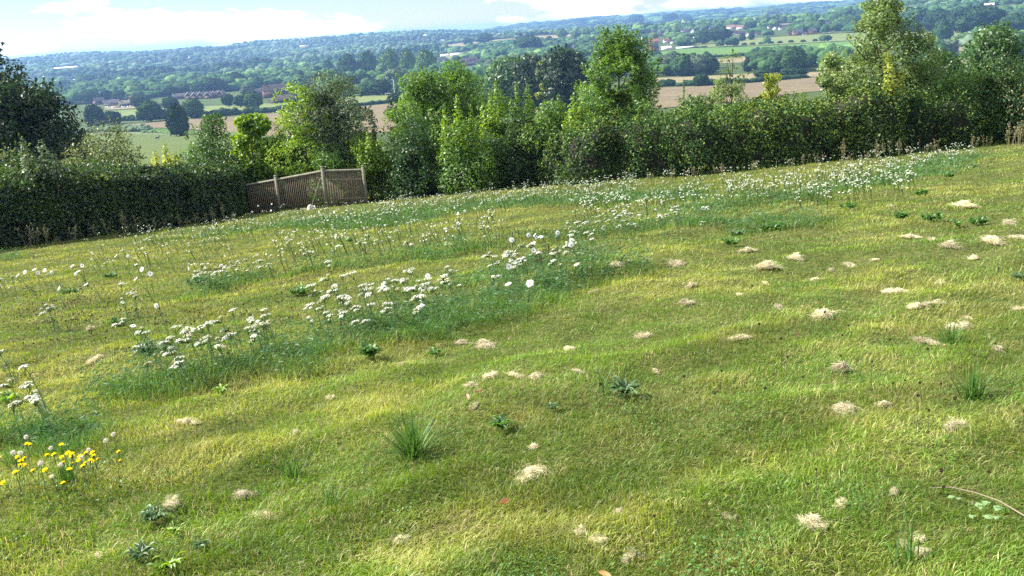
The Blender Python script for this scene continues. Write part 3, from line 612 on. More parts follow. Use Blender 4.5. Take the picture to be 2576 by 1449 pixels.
# ---------------------------------------------------------------- valley trees
import bmesh
def ico(sub):
    bm = bmesh.new(); bmesh.ops.create_icosphere(bm, subdivisions=sub, radius=1)
    V = np.array([v.co[:] for v in bm.verts]); F = np.array([[v.index for v in f.verts] for f in bm.faces]); bm.free(); return V, F
ICO = {k: ico(k) for k in (2, 3, 4)}
VCOL = {'dark': ((.012, .03, .012), (.03, .06, .02)), 'mid': ((.022, .052, .018), (.05, .10, .03)), 'light': ((.055, .105, .03), (.10, .17, .05)),
        'grey': ((.06, .095, .055), (.11, .15, .085)), 'yellow': ((.15, .19, .05), (.22, .25, .07))}
def crownblob(sub, seed, shape, lump=.30):
    """unit crown: width 1, z 0..1"""
    V, F = ICO[sub]; d = V
    r = 1 + lump * (fbm(d + seed * 3.7, 2.1, seed, 3) - .5) * 2 + .34 * (vn(d + seed, 5.5, seed + 1) - .5) + {2: .09, 3: .14, 4: .10}[sub] * (_h(np.arange(len(d)), np.full(len(d), seed), np.zeros(len(d), int), 5) - .5) * 2
    P = d * r[:, None] * .5
    zb = {'round': .10, 'tall': .03, 'shrub': -.06}[shape]
    P[:, 2] = zb + (1 - zb) * (.5 + P[:, 2] * .97)
    if shape == 'tall': P[:, :2] *= (1.12 - .55 * np.clip(P[:, 2], 0, 1))[:, None]
    if shape == 'round': P[:, :2] *= (1.0 - .22 * (1 - np.clip(P[:, 2] * 2.2, 0, 1)) ** 2)[:, None]
    return P, F, d
def blobcol(P, d, cname, seed, g):
    a, b = VCOL[cname]; t = np.clip(fbm(P * 1.0 + seed, 5, seed + 2, 2) * 1.5 - .25, 0, 1); return lerp(a, b, t)
PROTO = {}
def vproto(cname, shape, k):
    key = (cname, shape, k)
    if key in PROTO: return PROTO[key]
    g = np.random.default_rng(k * 17 + len(cname)); P, F, d = crownblob(4, k * 5 + 2, shape, .36); mb = MB(); mb.add(P, F, blobcol(P, d, cname, k, g))
    q = g.integers(0, len(P), 2600); L = P[q] * 1 + d[q] * g.uniform(-.01, .03, len(q))[:, None]
    Vl, Fl = leaves(L, unit(d[q] + rdir(len(q), g) * .8), .032 * g.uniform(.6, 1.4, len(q)), .7); mb.add(Vl, Fl, c4(blobcol(L, d[q], cname, k, g) * g.uniform(.8, 1.3, (len(q), 1))))
    me = mb.mesh('crown', M['fartree'])
    V1, F1 = tube([(0, 0, -.1), (0, 0, .2), (.02, 0, .5)], [.045, .035, .02], 7); tm = MB().add(V1, F1).mesh('trunk', M['bark'])
    PROTO[key] = (me, tm); return PROTO[key]
NVT = 0
def vt(X, Yt, Yb, Wp, c, shape, label, name='broadleaf_tree', cat='tree', grp='trees standing about the valley fields'):
    global NVT
    NVT += 1; b = gp(X, Yb); top = at(X, Yt, b[1]); H = (top[2] - b[2]) * 1.03; Wd = Wp / FPX * depth(b) * 1.05
    r = empty(name, b, label, cat, grp, rz=NVT * 1.3); me, tm = vproto(c, shape, NVT % 3)
    r.scale = (Wd, Wd, H); link('crown', me, r); link('trunk', tm, r); TPOS.append(b[:2])
TPOS = []
for a in [
 (454, 264, 343, 54, 'dark', 'tall', 'tall dark tree at the corner of the grass pasture'),
 (380, 256, 306, 54, 'mid', 'round', 'grey green round tree beside the parked cars'),
 (424, 276, 303, 32, 'dark', 'round', 'small dark tree behind the tall pasture tree'),
 (430, 245, 277, 34, 'dark', 'round', 'dark round tree below the gabled cottages'),
 (490, 250, 298, 46, 'mid', 'round', 'bushy green tree in the hedgerow below the gabled cottages'),
 (575, 238, 268, 28, 'dark', 'round', 'dark ball shaped tree on the grass by the cottages end'),
 (606, 241, 270, 31, 'dark', 'round', 'dark ball shaped tree on the grass nearer the school'),
 (640, 236, 274, 44, 'mid', 'round', 'broad green tree in front of the white gabled house'),
 (283, 281, 313, 42, 'dark', 'shrub', 'dark bush at the corner of the grass below the car park'),
 (243, 266, 326, 42, 'dark', 'round', 'dark tree beside the big oaks below the car park'),
 (235, 226, 259, 28, 'mid', 'round', 'bright topped tree behind the brick house by the oaks'),
 (268, 228, 254, 28, 'dark', 'round', 'dark tree behind the long grey roofed house'),
 (303, 229, 255, 30, 'dark', 'round', 'second dark tree behind the long grey roofed house'),
 (391, 196, 226, 32, 'dark', 'round', 'dark round tree against the long pale stubble strip'),
 (425, 208, 237, 36, 'dark', 'round', 'broad dark tree under the tip of the stubble strip'),
 (402, 213, 238, 22, 'mid', 'round', 'small tree between two dark ones under the stubble strip'),
 (279, 205, 232, 26, 'grey', 'round', 'grey green tree above the village on the tan field'),
 (544, 197, 233, 42, 'dark', 'round', 'big dark tree behind the gabled cottages'),
 (595, 184, 224, 44, 'dark', 'round', 'tall dark tree behind the school end of the cottages'),
 (460, 205, 236, 30, 'grey', 'round', 'pale grey tree behind the plain roofed cottage'),
 (355, 240, 271, 42, 'dark', 'round', 'dark tree by the tall grey roofed house'),
 (500, 207, 238, 34, 'mid', 'round', 'green tree above the middle cottage gables'),
 (624, 212, 246, 30, 'grey', 'round', 'pale tree over the white gabled house'),
 (721, 181, 206, 24, 'dark', 'round', 'small dark tree above the school roof'),
 (804, 168, 200, 28, 'dark', 'tall', 'dark pointed tree behind the pale round one'),
 (786, 184, 213, 34, 'light', 'round', 'pale green round tree beyond the school'),
 (748, 177, 207, 28, 'mid', 'round', 'blue green tree beyond the school chimneys'),
 (828, 153, 196, 34, 'mid', 'tall', 'slim tree at the edge of the poplar wood'),
 (880, 140, 203, 62, 'mid', 'tall', 'broad poplar, first of the pale poplar wood'),
 (928, 133, 198, 58, 'mid', 'tall', 'second rounded poplar of the pale poplar wood'),
 (985, 128, 198, 62, 'light', 'tall', 'pale crowned poplar in the middle of the wood'),
 (1030, 127, 200, 50, 'light', 'tall', 'pale tall poplar beside the farm barns'),
 (1075, 130, 204, 62, 'light', 'tall', 'palest poplar, last of the wood before the barns'),
 (1003, 175, 234, 62, 'grey', 'round', 'silver grey willow under the poplars'),
 (880, 193, 229, 40, 'dark', 'round', 'dark round tree in front of the poplars'),
 (915, 184, 223, 38, 'mid', 'round', 'smooth green tree in front of the poplars'),
 (955, 203, 240, 50, 'dark', 'round', 'dark spreading tree behind the playing field'),
 (1010, 208, 240, 40, 'mid', 'round', 'green tree behind the white goal'),
 (753, 203, 247, 46, 'dark', 'round', 'dark tree beside the brown hipped school hall'),
 (993, 235, 259, 30, 'dark', 'shrub', 'dark bush beside the white goal'),
 (847, 179, 223, 36, 'mid', 'round', 'green tree between the pointed tree and the poplars'),
 (905, 213, 238, 36, 'light', 'shrub', 'light green bush at the back of the playing field'),
 (1220, 84, 110, 40, 'mid', 'round', 'green tree on the ridge of the far stubble field'),
 (1177, 97, 115, 22, 'dark', 'round', 'dark small tree in the far tan field'),
 (1330, 93, 131, 62, 'mid', 'round', 'wide dark tree below the far stubble strip'),
 (1233, 145, 173, 44, 'mid', 'round', 'green tree beside the dark terrace roofs'),
 (1465, 128, 168, 62, 'mid', 'round', 'broad green tree behind the darkest oak'),
 (1414, 73, 96, 26, 'light', 'round', 'pale tree at the end of the far stubble strip'),
 (1632, 60, 79, 28, 'dark', 'round', 'dark tree in the small tan field by the tall ash'),
 (1680, 140, 190, 48, 'grey', 'round', 'pale willow nearest the tall ash in the field belt'),
 (1715, 138, 192, 52, 'mid', 'round', 'green willow in the field belt above the scrub'),
 (1752, 141, 190, 46, 'grey', 'round', 'grey willow in the middle of the field belt'),
 (1785, 144, 188, 44, 'dark', 'round', 'dark end tree of the field belt by the thin sapling'),
 (1880, 146, 181, 20, 'dark', 'tall', 'narrow dark tree at the start of the second field belt'),
 (1908, 140, 181, 42, 'mid', 'round', 'round green tree in the second field belt'),
 (1950, 142, 182, 42, 'mid', 'round', 'low green tree in the middle of the second field belt'),
 (1996, 123, 182, 54, 'mid', 'round', 'biggest round tree of the second field belt by the birch'),
 (1993, 172, 197, 62, 'dark', 'shrub', 'dark thicket below the biggest tree of the second belt'),
 (1763, 187, 217, 36, 'dark', 'shrub', 'dark bush in the scrub strip between brown fields'),
 (1683, 200, 217, 30, 'dark', 'shrub', 'small dark bush in the scrub strip by the tall ash'),
 (1920, 173, 201, 42, 'dark', 'round', 'dark bushy tree above the yellow pointed sapling'),
 (1768, 75, 112, 36, 'mid', 'round', 'green tree before the white gabled houses'),
 (1809, 69, 107, 56, 'dark', 'round', 'largest dark tree among the hillside village houses'),
 (1888, 57, 82, 28, 'dark', 'round', 'dark tree beside the long white and red house'),
 (1891, 79, 100, 16, 'dark', 'tall', 'narrow dark conifer below the village lane'),
 (1868, 84, 102, 16, 'dark', 'tall', 'smaller dark conifer below the grey roofs'),
 (1939, 20, 49, 38, 'light', 'round', 'pale green tree on the skyline ridge'),
 (2063, 51, 77, 20, 'dark', 'tall', 'dark pointed tree by the red walled house'),
 (1687, 35, 59, 36, 'dark', 'round', 'dark skyline tree above the red roofed houses'),
 (1725, 40, 62, 34, 'mid', 'round', 'rounded tree next to the dark skyline one'),
 (1602, 38, 64, 36, 'dark', 'round', 'tall dark skyline tree right above the small tan field'),
 (2369, 47, 105, 48, 'mid', 'tall', 'single tree standing in the green field by the birch'),
 (2355, 135, 200, 70, 'dark', 'round', 'dark tree below the small tan field corner'),
 (2465, 18, 92, 100, 'dark', 'round', 'great dark tree above the broad round oak'),
 (2300, 22, 80, 70, 'mid', 'round', 'wide tree on the wood edge above the green field'),
 (2356, 26, 80, 60, 'dark', 'round', 'dark tree on the wood edge above the green field'),
 (2408, 22, 82, 52, 'dark', 'round', 'shadowy tree on the wood edge beside the great dark one'),
 (2365, 102, 148, 70, 'grey', 'round', 'pale willow clump under the single field tree'),
 (2330, 108, 150, 44, 'grey', 'shrub', 'lower pale willow bush beside the birch'),
 (2276, 20, 42, 14, 'yellow', 'tall', 'tiny yellow tree in the dark wood'),
 (2550, 38, 92, 70, 'mid', 'round', 'green tree below the high tan field'),
 (2560, 85, 140, 80, 'mid', 'round', 'soft green tree behind the broad round oak'),
 (2430, 84, 118, 50, 'light', 'round', 'light green bushes at the end of the green field'),
]: vt(*a)

# ---------------------------------------------------------------- buildings
HPOS = []; HBOX = []
RED, BRN, GRY, TAN_, WHT, BRK, CRM = (.16, .055, .03), (.024, .017, .016), (.042, .041, .046), (.10, .085, .06), (.50, .49, .47), (.06, .03, .022), (.17, .14, .10)
def house(X, Yb, Wp, Hp, wallc, roofc, yaw, label, depthm=8, hip=False, chim=1, trim=None, win=0, name='house', rf=.5, cat='house', grp=None):
    b = gp(X, Yb); D = depth(b); W_ = Wp / FPX * D; H_ = Hp / FPX * D; HPOS.append((b[0], b[1], max(W_, depthm) * .7)); a = math.atan2(b[0], b[1])
    HBOX.append((X, Yb, Wp, Hp, D)); r = empty(name, b, label, cat, grp, rz=-a + R(yaw)); hw = H_ * (1 - rf); x, y = W_ / 2, depthm / 2
    mb = MB(); V, F = box((0, 0, hw / 2 - .5), (W_, depthm, hw + 1)); mb.add(V, F, wallc)
    gabx = not hip
    if gabx:
        for s in (-1, 1): mb.add([(s * x, -y, hw), (s * x, y, hw), (s * x, 0, H_ - .15)], [(0, 1, 2)], wallc)
    mb.build('wall', M['col'], r)
    rb = MB(); o = .45; x2 = x + o; y2 = y + o; zz = hw - .2; rx = (x2 * .45 if hip else x2)
    rb.add([(-x2, -y2, zz), (x2, -y2, zz), (rx, 0, H_), (-rx, 0, H_), (-x2, y2, zz), (x2, y2, zz)], [(0, 1, 2, 3), (3, 2, 5, 4)], roofc)
    if hip: rb.add([(-x2, -y2, zz), (-x2, y2, zz), (-rx, 0, H_), (x2, -y2, zz), (x2, y2, zz), (rx, 0, H_)], [(0, 2, 1), (3, 4, 5)], roofc)
    else: rb.add([(-x2, -y2, zz - .25), (x2, -y2, zz - .25), (rx, 0, H_ - .25), (-rx, 0, H_ - .25), (-x2, y2, zz - .25), (x2, y2, zz - .25)], [(0, 3, 2, 1), (3, 4, 5, 2)], roofc)
    ro = rb.build('roof', M['col'], r)
    for k in range(chim):
        cx = -x * .8 + k * (x * 1.5 / max(1, chim - 1) if chim > 1 else 0); V, F = box((cx, 0, H_ + .2), (.9, .7, 2.4)); MB().add(V, F, BRK).build('chimney', M['col'], ro)
    if trim:
        for s in (-1, 1):
            tb = MB(); q = .35
            for e in (-1, 1):
                V = np.array([(s * (x2 + .05), e * y2, zz - q), (s * (x2 + .05), e * y2, zz + q), (s * (x2 + .05), 0, H_ + q), (s * (x2 + .05), 0, H_ - q)]); V = np.vstack([V, V + [s * .12, 0, 0]])
                tb.add(V, [(0, 1, 2, 3), (4, 7, 6, 5), (1, 5, 6, 2), (0, 3, 7, 4)], trim)
            tb.build('gable_trim', M['col'], ro)
    for k in range(win):
        V, F = box((-x + (k + .5) * W_ / win, -y - .03, hw * .55), (1.3, .12, 1.4)); MB().add(V, F).build('window', M['glass'], r)
    return r
for a in [
 (250, 263, 24, 17, BRK, BRN, 25, 'small brick house with dark roof beside the big oaks', 9),
 (282, 266, 38, 15, CRM, GRY, 0, 'long low cream house with grey roof behind the parked cars', 9),
 (315, 268, 28, 15, BRK, TAN_, 10, 'brick house with pale lit roof at the end of the car park', 10),
 (332, 256, 17, 14, BRK, TAN_, 40, 'narrow house with steep pale roof above the car park', 8),
 (276, 250, 48, 10, BRN, GRY, 0, 'long grey roofed building furthest back behind the car park', 10),
 (452, 249, 32, 14, BRK, GRY, 0, 'plain grey roofed cottage at the start of the cottage row', 9),
 ]: house(*a, win=0)
for k, (X, Yb, lb) in enumerate([(479, 249, 'white trimmed gable cottage next to the plain grey one'), (494, 249, 'second white trimmed gable cottage of the row'), (509, 248, 'white trimmed gable cottage in the middle of the row'),
        (527, 248, 'tall gabled cottage with brown roof past the row centre'), (543, 246, 'gabled cottage next to last in the row'), (557, 245, 'last gabled cottage of the row by the ball shaped trees')]):
    house(X, Yb, 17, 17, BRK, BRN, 62, lb, 10, trim=WHT, grp='gabled cottages in a row', rf=.6)
house(698, 244, 68, 32, BRK, BRN, 8, 'large brown roofed school building with white chimneys', 16, win=5, chim=2, name='school_building', cat='school')
house(716, 258, 66, 20, BRN, (.035, .025, .021), 14, 'low brown hall with wide hipped roof before the school', 20, hip=True, chim=0, win=4, name='school_hall', cat='hall')
house(650, 243, 28, 20, BRK, BRN, 55, 'brick house with one big white edged gable by the school', 12, trim=WHT)
house(690, 240, 16, 17, BRK, BRN, 70, 'small gabled wing with white edges joined to the school', 10, trim=WHT, chim=0)
house(791, 218, 18, 6, CRM, GRY, 0, 'low shed with pale roof among trees beyond the school', 8, chim=0, name='shed', cat='shed')
house(892, 223, 10, 5, WHT, WHT, 0, 'tiny white shed under the poplars', 6, chim=0, name='shed', cat='shed')
house(1118, 142, 20, 6, WHT, (.6, .6, .6), 2, 'white farm barn on the pale meadow, smaller of two', 12, chim=0, name='barn', cat='barn')
house(1144, 140, 22, 6.5, WHT, (.62, .62, .62), 2, 'white farm barn on the pale meadow, larger of two', 12, chim=0, name='barn', cat='barn')
for X, Yb, W_, lb in [(1115, 157, 26, 'dark roofed house nearest the poplar wood'), (1162, 158, 28, 'dark roofed house in the middle of the estate'), (1186, 155, 30, 'highest dark roofed house of the estate'), (1202, 161, 26, 'dark roofed house by the green tree'), (1180, 166, 30, 'lowest dark roofed house of the estate')]:
    house(X, Yb, W_, 11, BRK, (.035, .026, .026), 15, lb, 9, grp='dark roofed estate houses')
house(1442, 122, 10, 10, WHT, GRY, 70, 'white walled house alone in the trees over the dark grove', 7)
for a in [
 (1616, 112, 20, 12, CRM, GRY, 0, 'pale terrace house hidden by the tall ash', 8), (1644, 111, 26, 13, CRM, RED, 0, 'long house with bright red roof beside the tall ash', 8),
 (1676, 108, 14, 11, WHT, RED, 20, 'small white house with red roof in the village', 7), (1644, 130, 22, 22, (.15, .06, .04), BRN, 40, 'tall red brick barn by the green crop field', 10),
 (1676, 125, 24, 9, WHT, WHT, 4, 'white open fronted stable by the crop field', 8), (1609, 132, 9, 7, WHT, WHT, 0, 'bright white garage beside the tall ash', 6),
 (1692, 110, 9, 8, WHT, GRY, 60, 'little white cottage next to the red roof', 6), (1743, 84, 8, 13, WHT, GRY, 75, 'white gable end showing between hillside trees', 8),
 (1764, 80, 9, 10, WHT, GRY, 75, 'second white gable end between hillside trees', 8), (1722, 82, 20, 10, CRM, GRY, 0, 'grey roofed hillside house before the white gables', 8),
 (1796, 76, 26, 9, CRM, GRY, 0, 'long grey roofed hillside house after the white gables', 8), (1838, 74, 22, 11, WHT, (.18, .10, .07), 0, 'long white house with pale red roof', 8),
 (1864, 74, 24, 11, WHT, (.17, .10, .08), 0, 'white house joined to the long red roofed one', 8), (1840, 88, 20, 11, WHT, BRN, 20, 'dark roofed house below the long white one', 8),
 (1862, 89, 22, 11, CRM, BRN, -15, 'second dark roofed house below the long white one', 8), (1882, 92, 9, 11, WHT, BRN, 70, 'narrow white gable beside the dark conifers', 7),
 (1934, 75, 13, 10, WHT, GRY, 60, 'white gabled house in the middle of the hill village', 8, ), (1951, 75, 12, 9, WHT, GRY, 60, 'white gabled house next after the middle one', 8),
 (1966, 75, 14, 8, WHT, GRY, 20, 'white bungalow with grey roof in the hill village', 8), (1976, 64, 26, 5, CRM, CRM, 0, 'long low cream building above the white bungalow', 8),
 (2006, 89, 24, 15, (.12, .07, .05), GRY, 20, 'brick house with hipped grey roof on the field edge', 10), (1990, 89, 14, 9, (.13, .06, .045), BRN, 0, 'low brick extension on the field edge', 8),
 (2042, 85, 22, 13, (.22, .08, .05), GRY, 25, 'orange walled house with grey roof on the field edge', 9), (2024, 88, 12, 6, WHT, GRY, 0, 'small pale outhouse between two brick houses', 6),
 (1640, 84, 16, 9, CRM, GRY, 10, 'grey roofed house above the red roofed terrace', 8), (1905, 88, 18, 8, CRM, BRN, 0, 'brown roofed bungalow below the white gables', 8),
 (1663, 92, 16, 9, CRM, BRN, -10, 'brown roofed house above the red roofed terrace', 8), (2082, 62, 10, 8, WHT, GRY, 0, 'white house in trees beside the airy birch', 8)]:
    house(*a, grp='houses of the hillside village')
house(165, 172, 52, 4, WHT, (.8, .82, .85), 0, 'very long white works building on the blue wooded hillside', 30, chim=0, name='works_building', cat='works')
house(1760, 51 + 45, 30, 4, WHT, (.75, .78, .8), 0, 'row of white flat roofed sheds in the hill village', 10, chim=0, name='shed', cat='shed')
house(2488, 16, 22, 8, WHT, (.6, .6, .6), 0, 'white house high in the dark wood by the tan field', 10, chim=0)
house(1215, 82, 3, 3, WHT, WHT, 0, 'tiny white hut on the wooded hill above the barns', 8, chim=0, name='hut', cat='hut')
house(1722, 122, 42, 5, (.35, .42, .4), (.45, .52, .5), 3, 'long glass greenhouse by the crop field', 8, chim=0, name='greenhouse', cat='greenhouse', rf=.4)
for X, Yb, W_, lb in [(760, 118, 12, 'pale far house on the blue hillside clearing'), (722 + 390, 104, 10, 'pale farmhouse on the blue hill above the tan field'), (1070, 91, 9, 'white dot of a house high on the blue hill'), (186, 203, 8, 'white bungalow among blue woods'), (476, 147, 6, 'tiny bright house near the crest of the blue hill')]:
    house(X, Yb, W_, 4, WHT, WHT, 0, lb, 10, chim=0)

# cars in the village car park
def car(x=0):
    r = empty('parked_car', (0, 0, 0), 'x', 'car', 'cars parked by the village houses'); b = MB()
    pr = [(-2.1, .35), (2.1, .35), (2.15, .8), (1.1, .95), (.45, 1.42), (-1.1, 1.45), (-1.9, .98), (-2.15, .9)]
    n = len(pr); V = [(px, s, z) for s in (-.85, .85) for px, z in pr]; b.add(V, [(i, (i + 1) % n, n + (i + 1) % n, n + i) for i in range(n)], (1, 1, 1))
    for s in (0, n): b.add([V[s + i] for i in range(n)], [(0, 1, 2, 3), (0, 3, 6, 7), (3, 4, 5, 6)], (1, 1, 1))
    return r, b
def mkcar(X, Yb, rz, colr, label):
    r, b = car(); p = gp(X, Yb); r.location = p; r.rotation_euler.z = rz; r['label'] = label; bo = MB(); bo.V = b.V; bo.F = b.F; bo.M = b.M; bo.n = b.n; bo.C = [np.broadcast_to(np.array(colr, np.float32), c.shape) for c in b.C]
    bo.build('body', M['carp'], r); V, F = box((-.3, 0, 1.2), (1.3, 1.74, .34)); MB().add(V, F).build('window', M['glass'], r)
    for sx in (-1.3, 1.3):
        for sy in (-.8, .8):
            V, F = tube([(sx, sy - .1, .32), (sx, sy + .1, .32)], .32, 10); MB().add(V, F, (.02, .02, .02)).build('wheel', M['col'], r)
M['carp'] = mat('car_paint', attr=True, rough=.3, spec=.6)
for X, Yb, rz, c, l in [(268, 274, .2, WHT, 'white car parked at the open end of the car park'), (273, 270, 1.2, (.35, .37, .4), 'silver car behind the end white car'), (279, 273, .5, WHT, 'white car second along the car park'), (285, 273, 1.3, (.6, .62, .65), 'pale silver car third along the car park'),
                        (294, 271, 1.4, (.05, .06, .09), 'dark blue car in the middle of the car park'), (301, 271, 1.3, (.04, .04, .05), 'black car in the middle of the car park'), (309, 270, 1.3, (.5, .52, .55), 'silver car before the pale roofed house'), (316, 270, 1.2, (.08, .09, .11), 'dark grey car before the pale roofed house'),
                        (323, 270, 1.4, WHT, 'white car beyond the dark grey one'), (329, 269, 1.3, WHT, 'last white car by the pale roofed house')]:
    mkcar(X, Yb, rz, c, l)
field('car_park', [(260, 277), (300, 275), (340, 273)], [(262, 268), (340, 265)], 'tan')

# ---------------------------------------------------------------- woods (uncountable)
def inpoly(x, y, poly):
    c = np.zeros(len(x), bool); n = len(poly)
    for i in range(n):
        x1, y1 = poly[i]; x2, y2 = poly[(i + 1) % n]
        q = ((y1 > y) != (y2 > y)) & (x < (x2 - x1) * (y - y1) / (y2 - y1 + 1e-9) + x1); c ^= q
    return c
def blobs(name, x, y, Wd, H, sub, seed, label, base='mid', pal=('dark', 'mid', 'mid', 'light', 'grey')):
    g = np.random.default_rng(seed); vs = [crownblob(sub, s, 'round' if s % 3 else 'tall', .34) for s in range(6)]
    keep = []
    for P, F, d in vs:
        fz = P[F][:, :, 2].mean(1); keep.append(F[fz > .22])
    k = unhide(x, y, Wd, H); x, y, Wd, H = x[k], y[k], Wd[k], H[k]; z = hgt(x, y, False); mb = MB(); pt = vn(np.stack([x, y], -1), 1 / 160., seed); pb = sstep(.25, .75, fbm(np.stack([x, y], -1), 1 / (220. if sub == 2 else 90.), seed + 2, 3)); H = H * (.65 + .75 * vn(np.stack([x, y], -1), 1 / (180. if sub == 2 else 70.), seed + 3))
    for k in range(len(x)):
        P, F, d = vs[k % 6]; a = g.uniform(0, 6.28); ca, sa = cos(a), sin(a); s = Wd[k]; h = H[k]
        Q = np.stack([(P[:, 0] * ca - P[:, 1] * sa) * s + x[k], (P[:, 0] * sa + P[:, 1] * ca) * s + y[k], P[:, 2] * h + z[k]], -1)
        cn = pal[int((pt[k] * .6 + g.random() * .4) * (len(pal) - .01))]; a_, b_ = VCOL[cn]
        t = np.clip(.5 + .9 * (_h(np.arange(len(P)) // 3, np.full(len(P), k), np.zeros(len(P), int), 3) - .5), 0, 1)
        mb.add(Q, keep[k % 6], lerp(a_, b_, t) * (.62 + .75 * pb[k]) * g.uniform(.82, 1.18))
    return tag(mb.build(name, M['farstuff'], smooth=False), label, 'woodland', kind='stuff')
HA = np.array(HPOS)
def clear(x, y):
    ok = ~in_field(x, y, 6)
    for hx, hy, hr in HPOS:      # leave the house and its view side free
        r = math.hypot(hx, hy); ux, uy = hx / r, hy / r; dx, dy = x - hx, y - hy; al = dx * ux + dy * uy; ac = abs(-dx * uy + dy * ux)
        ok &= ~((al < hr * .9) & (al > -75) & (ac < hr + 3)) 
    return ok
def scatter(n, az0, az1, r0, r1, seed, dmin):
    g = np.random.default_rng(seed); a = np.radians(g.uniform(az0, az1, n)); r = np.sqrt(g.uniform(r0 ** 2, r1 ** 2, n)); x, y = r * np.sin(a), r * np.cos(a)
    cell = {}; keep = []
    for i in range(n):       # thin to a minimum spacing
        c = (int(x[i] // dmin), int(y[i] // dmin))
        if any((x[i] - x[j]) ** 2 + (y[i] - y[j]) ** 2 < dmin * dmin for u in (-1, 0, 1) for v in (-1, 0, 1) for j in cell.get((c[0] + u, c[1] + v), ())): continue
        cell.setdefault(c, []).append(i); keep.append(i)
    k = np.array(keep); x, y = x[k], y[k]; q = clear(x, y); return x[q], y[q], g
def unhide(x, y, Wd, H):
    z = hgt(x, y, False); P = np.stack([x, y, z], -1) - CAM; d = P @ fwd; X = 1288 + FPX * (P @ rgt) / d; Yb = 724.5 - FPX * (P @ upv) / d; Yt = Yb - H * FPX / d; hw = Wd * FPX / d / 2
    k = np.ones(len(x), bool)
    for hx, hy, w_, h_, D in HBOX: k &= ~((d < D + 12) & (np.abs(X - hx) < w_ / 2 + hw * .8) & (Yt < hy - h_ * .12) & (Yb > hy - h_))
    return k
def dxy(x, y):
    P = np.stack([x, y, hgt(x, y, False)], -1) - CAM; z = P @ fwd; return 1288 + FPX * (P @ rgt) / z, 724.5 - FPX * (P @ upv) / z
x, y, g = scatter(36000, -33, 33, 2500, 4600, 5, 19); n = len(x)
blobs('far_woodland', x, y, g.uniform(14, 26, n) * (1 + (g.random(n) < .15)), g.uniform(9, 19, n), 2, 6, pal=('dark', 'mid', 'grey', 'mid', 'dark'), label= 'blue hazy woods covering the far hillside')
x, y, g = scatter(5000, -8, 33, 4700, 6800, 8, 55); n = len(x)
blobs('far_woodland', x, y, g.uniform(60, 90, n), g.uniform(12, 20, n), 2, 9, 'palest blue woods along the most distant ridge')
x, y, g = scatter(19000, -33, 33, 1300, 2500, 11, 15); X_, Y_ = dxy(x, y)
k = fbm(np.stack([x, y], -1), 1 / 70., 8, 2) > np.where(X_ < 1100, .22, .34)
LOWG = inpoly(X_, Y_, [(840, 246), (1000, 238), (1000, 262), (840, 272)])
x, y = x[k], y[k]; n = len(x)
blobs('valley_woodland', x, y, g.uniform(15, 26, n), g.uniform(9, 17, n), 3, 12, 'mixed green woods between the fields of the valley')
BELT = [([(240, 206), (420, 198), (640, 178), (840, 164), (1000, 150), (1100, 136)], 'dark'), ([(100, 236), (180, 226), (240, 214), (420, 205)], 'dark'), ([(1250, 96), (1440, 82), (1600, 66)], 'dark'), ([(1450, 72), (1640, 54), (1900, 38), (2100, 24)], 'dark')]
bx, by = [], []; g = np.random.default_rng(91)
for pts, _c in BELT:
    for a_, b_ in zip(pts[:-1], pts[1:]):
        a_, b_ = gp(*a_), gp(*b_); m = int(np.linalg.norm(b_ - a_) / 3)
        for q in range(m): t = g.random(); ur = unit(a_[:2]); off = g.uniform(0, 70); bx.append(a_[0] * (1 - t) + b_[0] * t + ur[0] * off); by.append(a_[1] * (1 - t) + b_[1] * t + ur[1] * off)
bx, by = np.array(bx), np.array(by); q = clear(bx, by); bx, by = bx[q], by[q]; n = len(bx)
blobs('valley_woodland', bx, by, g.uniform(13, 20, n), g.uniform(15, 22, n), 3, 15, 'dense dark wood belts along the far edges of the stubble strips', pal=('dark', 'dark', 'dark', 'mid'))
NEARW = [[(225, 258), (240, 226), (400, 216), (640, 190), (840, 190), (840, 232), (740, 212), (640, 222), (560, 232), (430, 240), (345, 255)],
         [(740, 250), (750, 200), (860, 180), (1100, 160), (1105, 215), (1050, 250), (1000, 236), (930, 240), (850, 244), (800, 255), (745, 262)],
         [(1105, 170), (1230, 172), (1240, 160), (1500, 125), (1640, 135), (1640, 165), (1500, 215), (1240, 235), (1100, 225)],
         [(1640, 157), (1780, 160), (1780, 190), (1640, 192)], [(1890, 160), (2010, 150), (2140, 140), (2140, 170), (2010, 183), (1890, 182)],
         [(2300, 140), (2380, 140), (2380, 190), (2300, 190)], [(2430, 115), (2576, 105), (2576, 150), (2440, 150)]]
x, y, g = scatter(22000, -33, 33, 500, 1750, 13, 12); X_, Y_ = dxy(x, y); k = np.zeros(len(x), bool)
for p in NEARW: k |= inpoly(X_, Y_, p)
x, y = x[k], y[k]; n = len(x); print('VILLAGE', n, flush=True)
blobs('village_woodland', x, y, g.uniform(13, 23, n), g.uniform(9, 17, n), 3, 14, 'tangle of garden trees and copses around the valley villages')

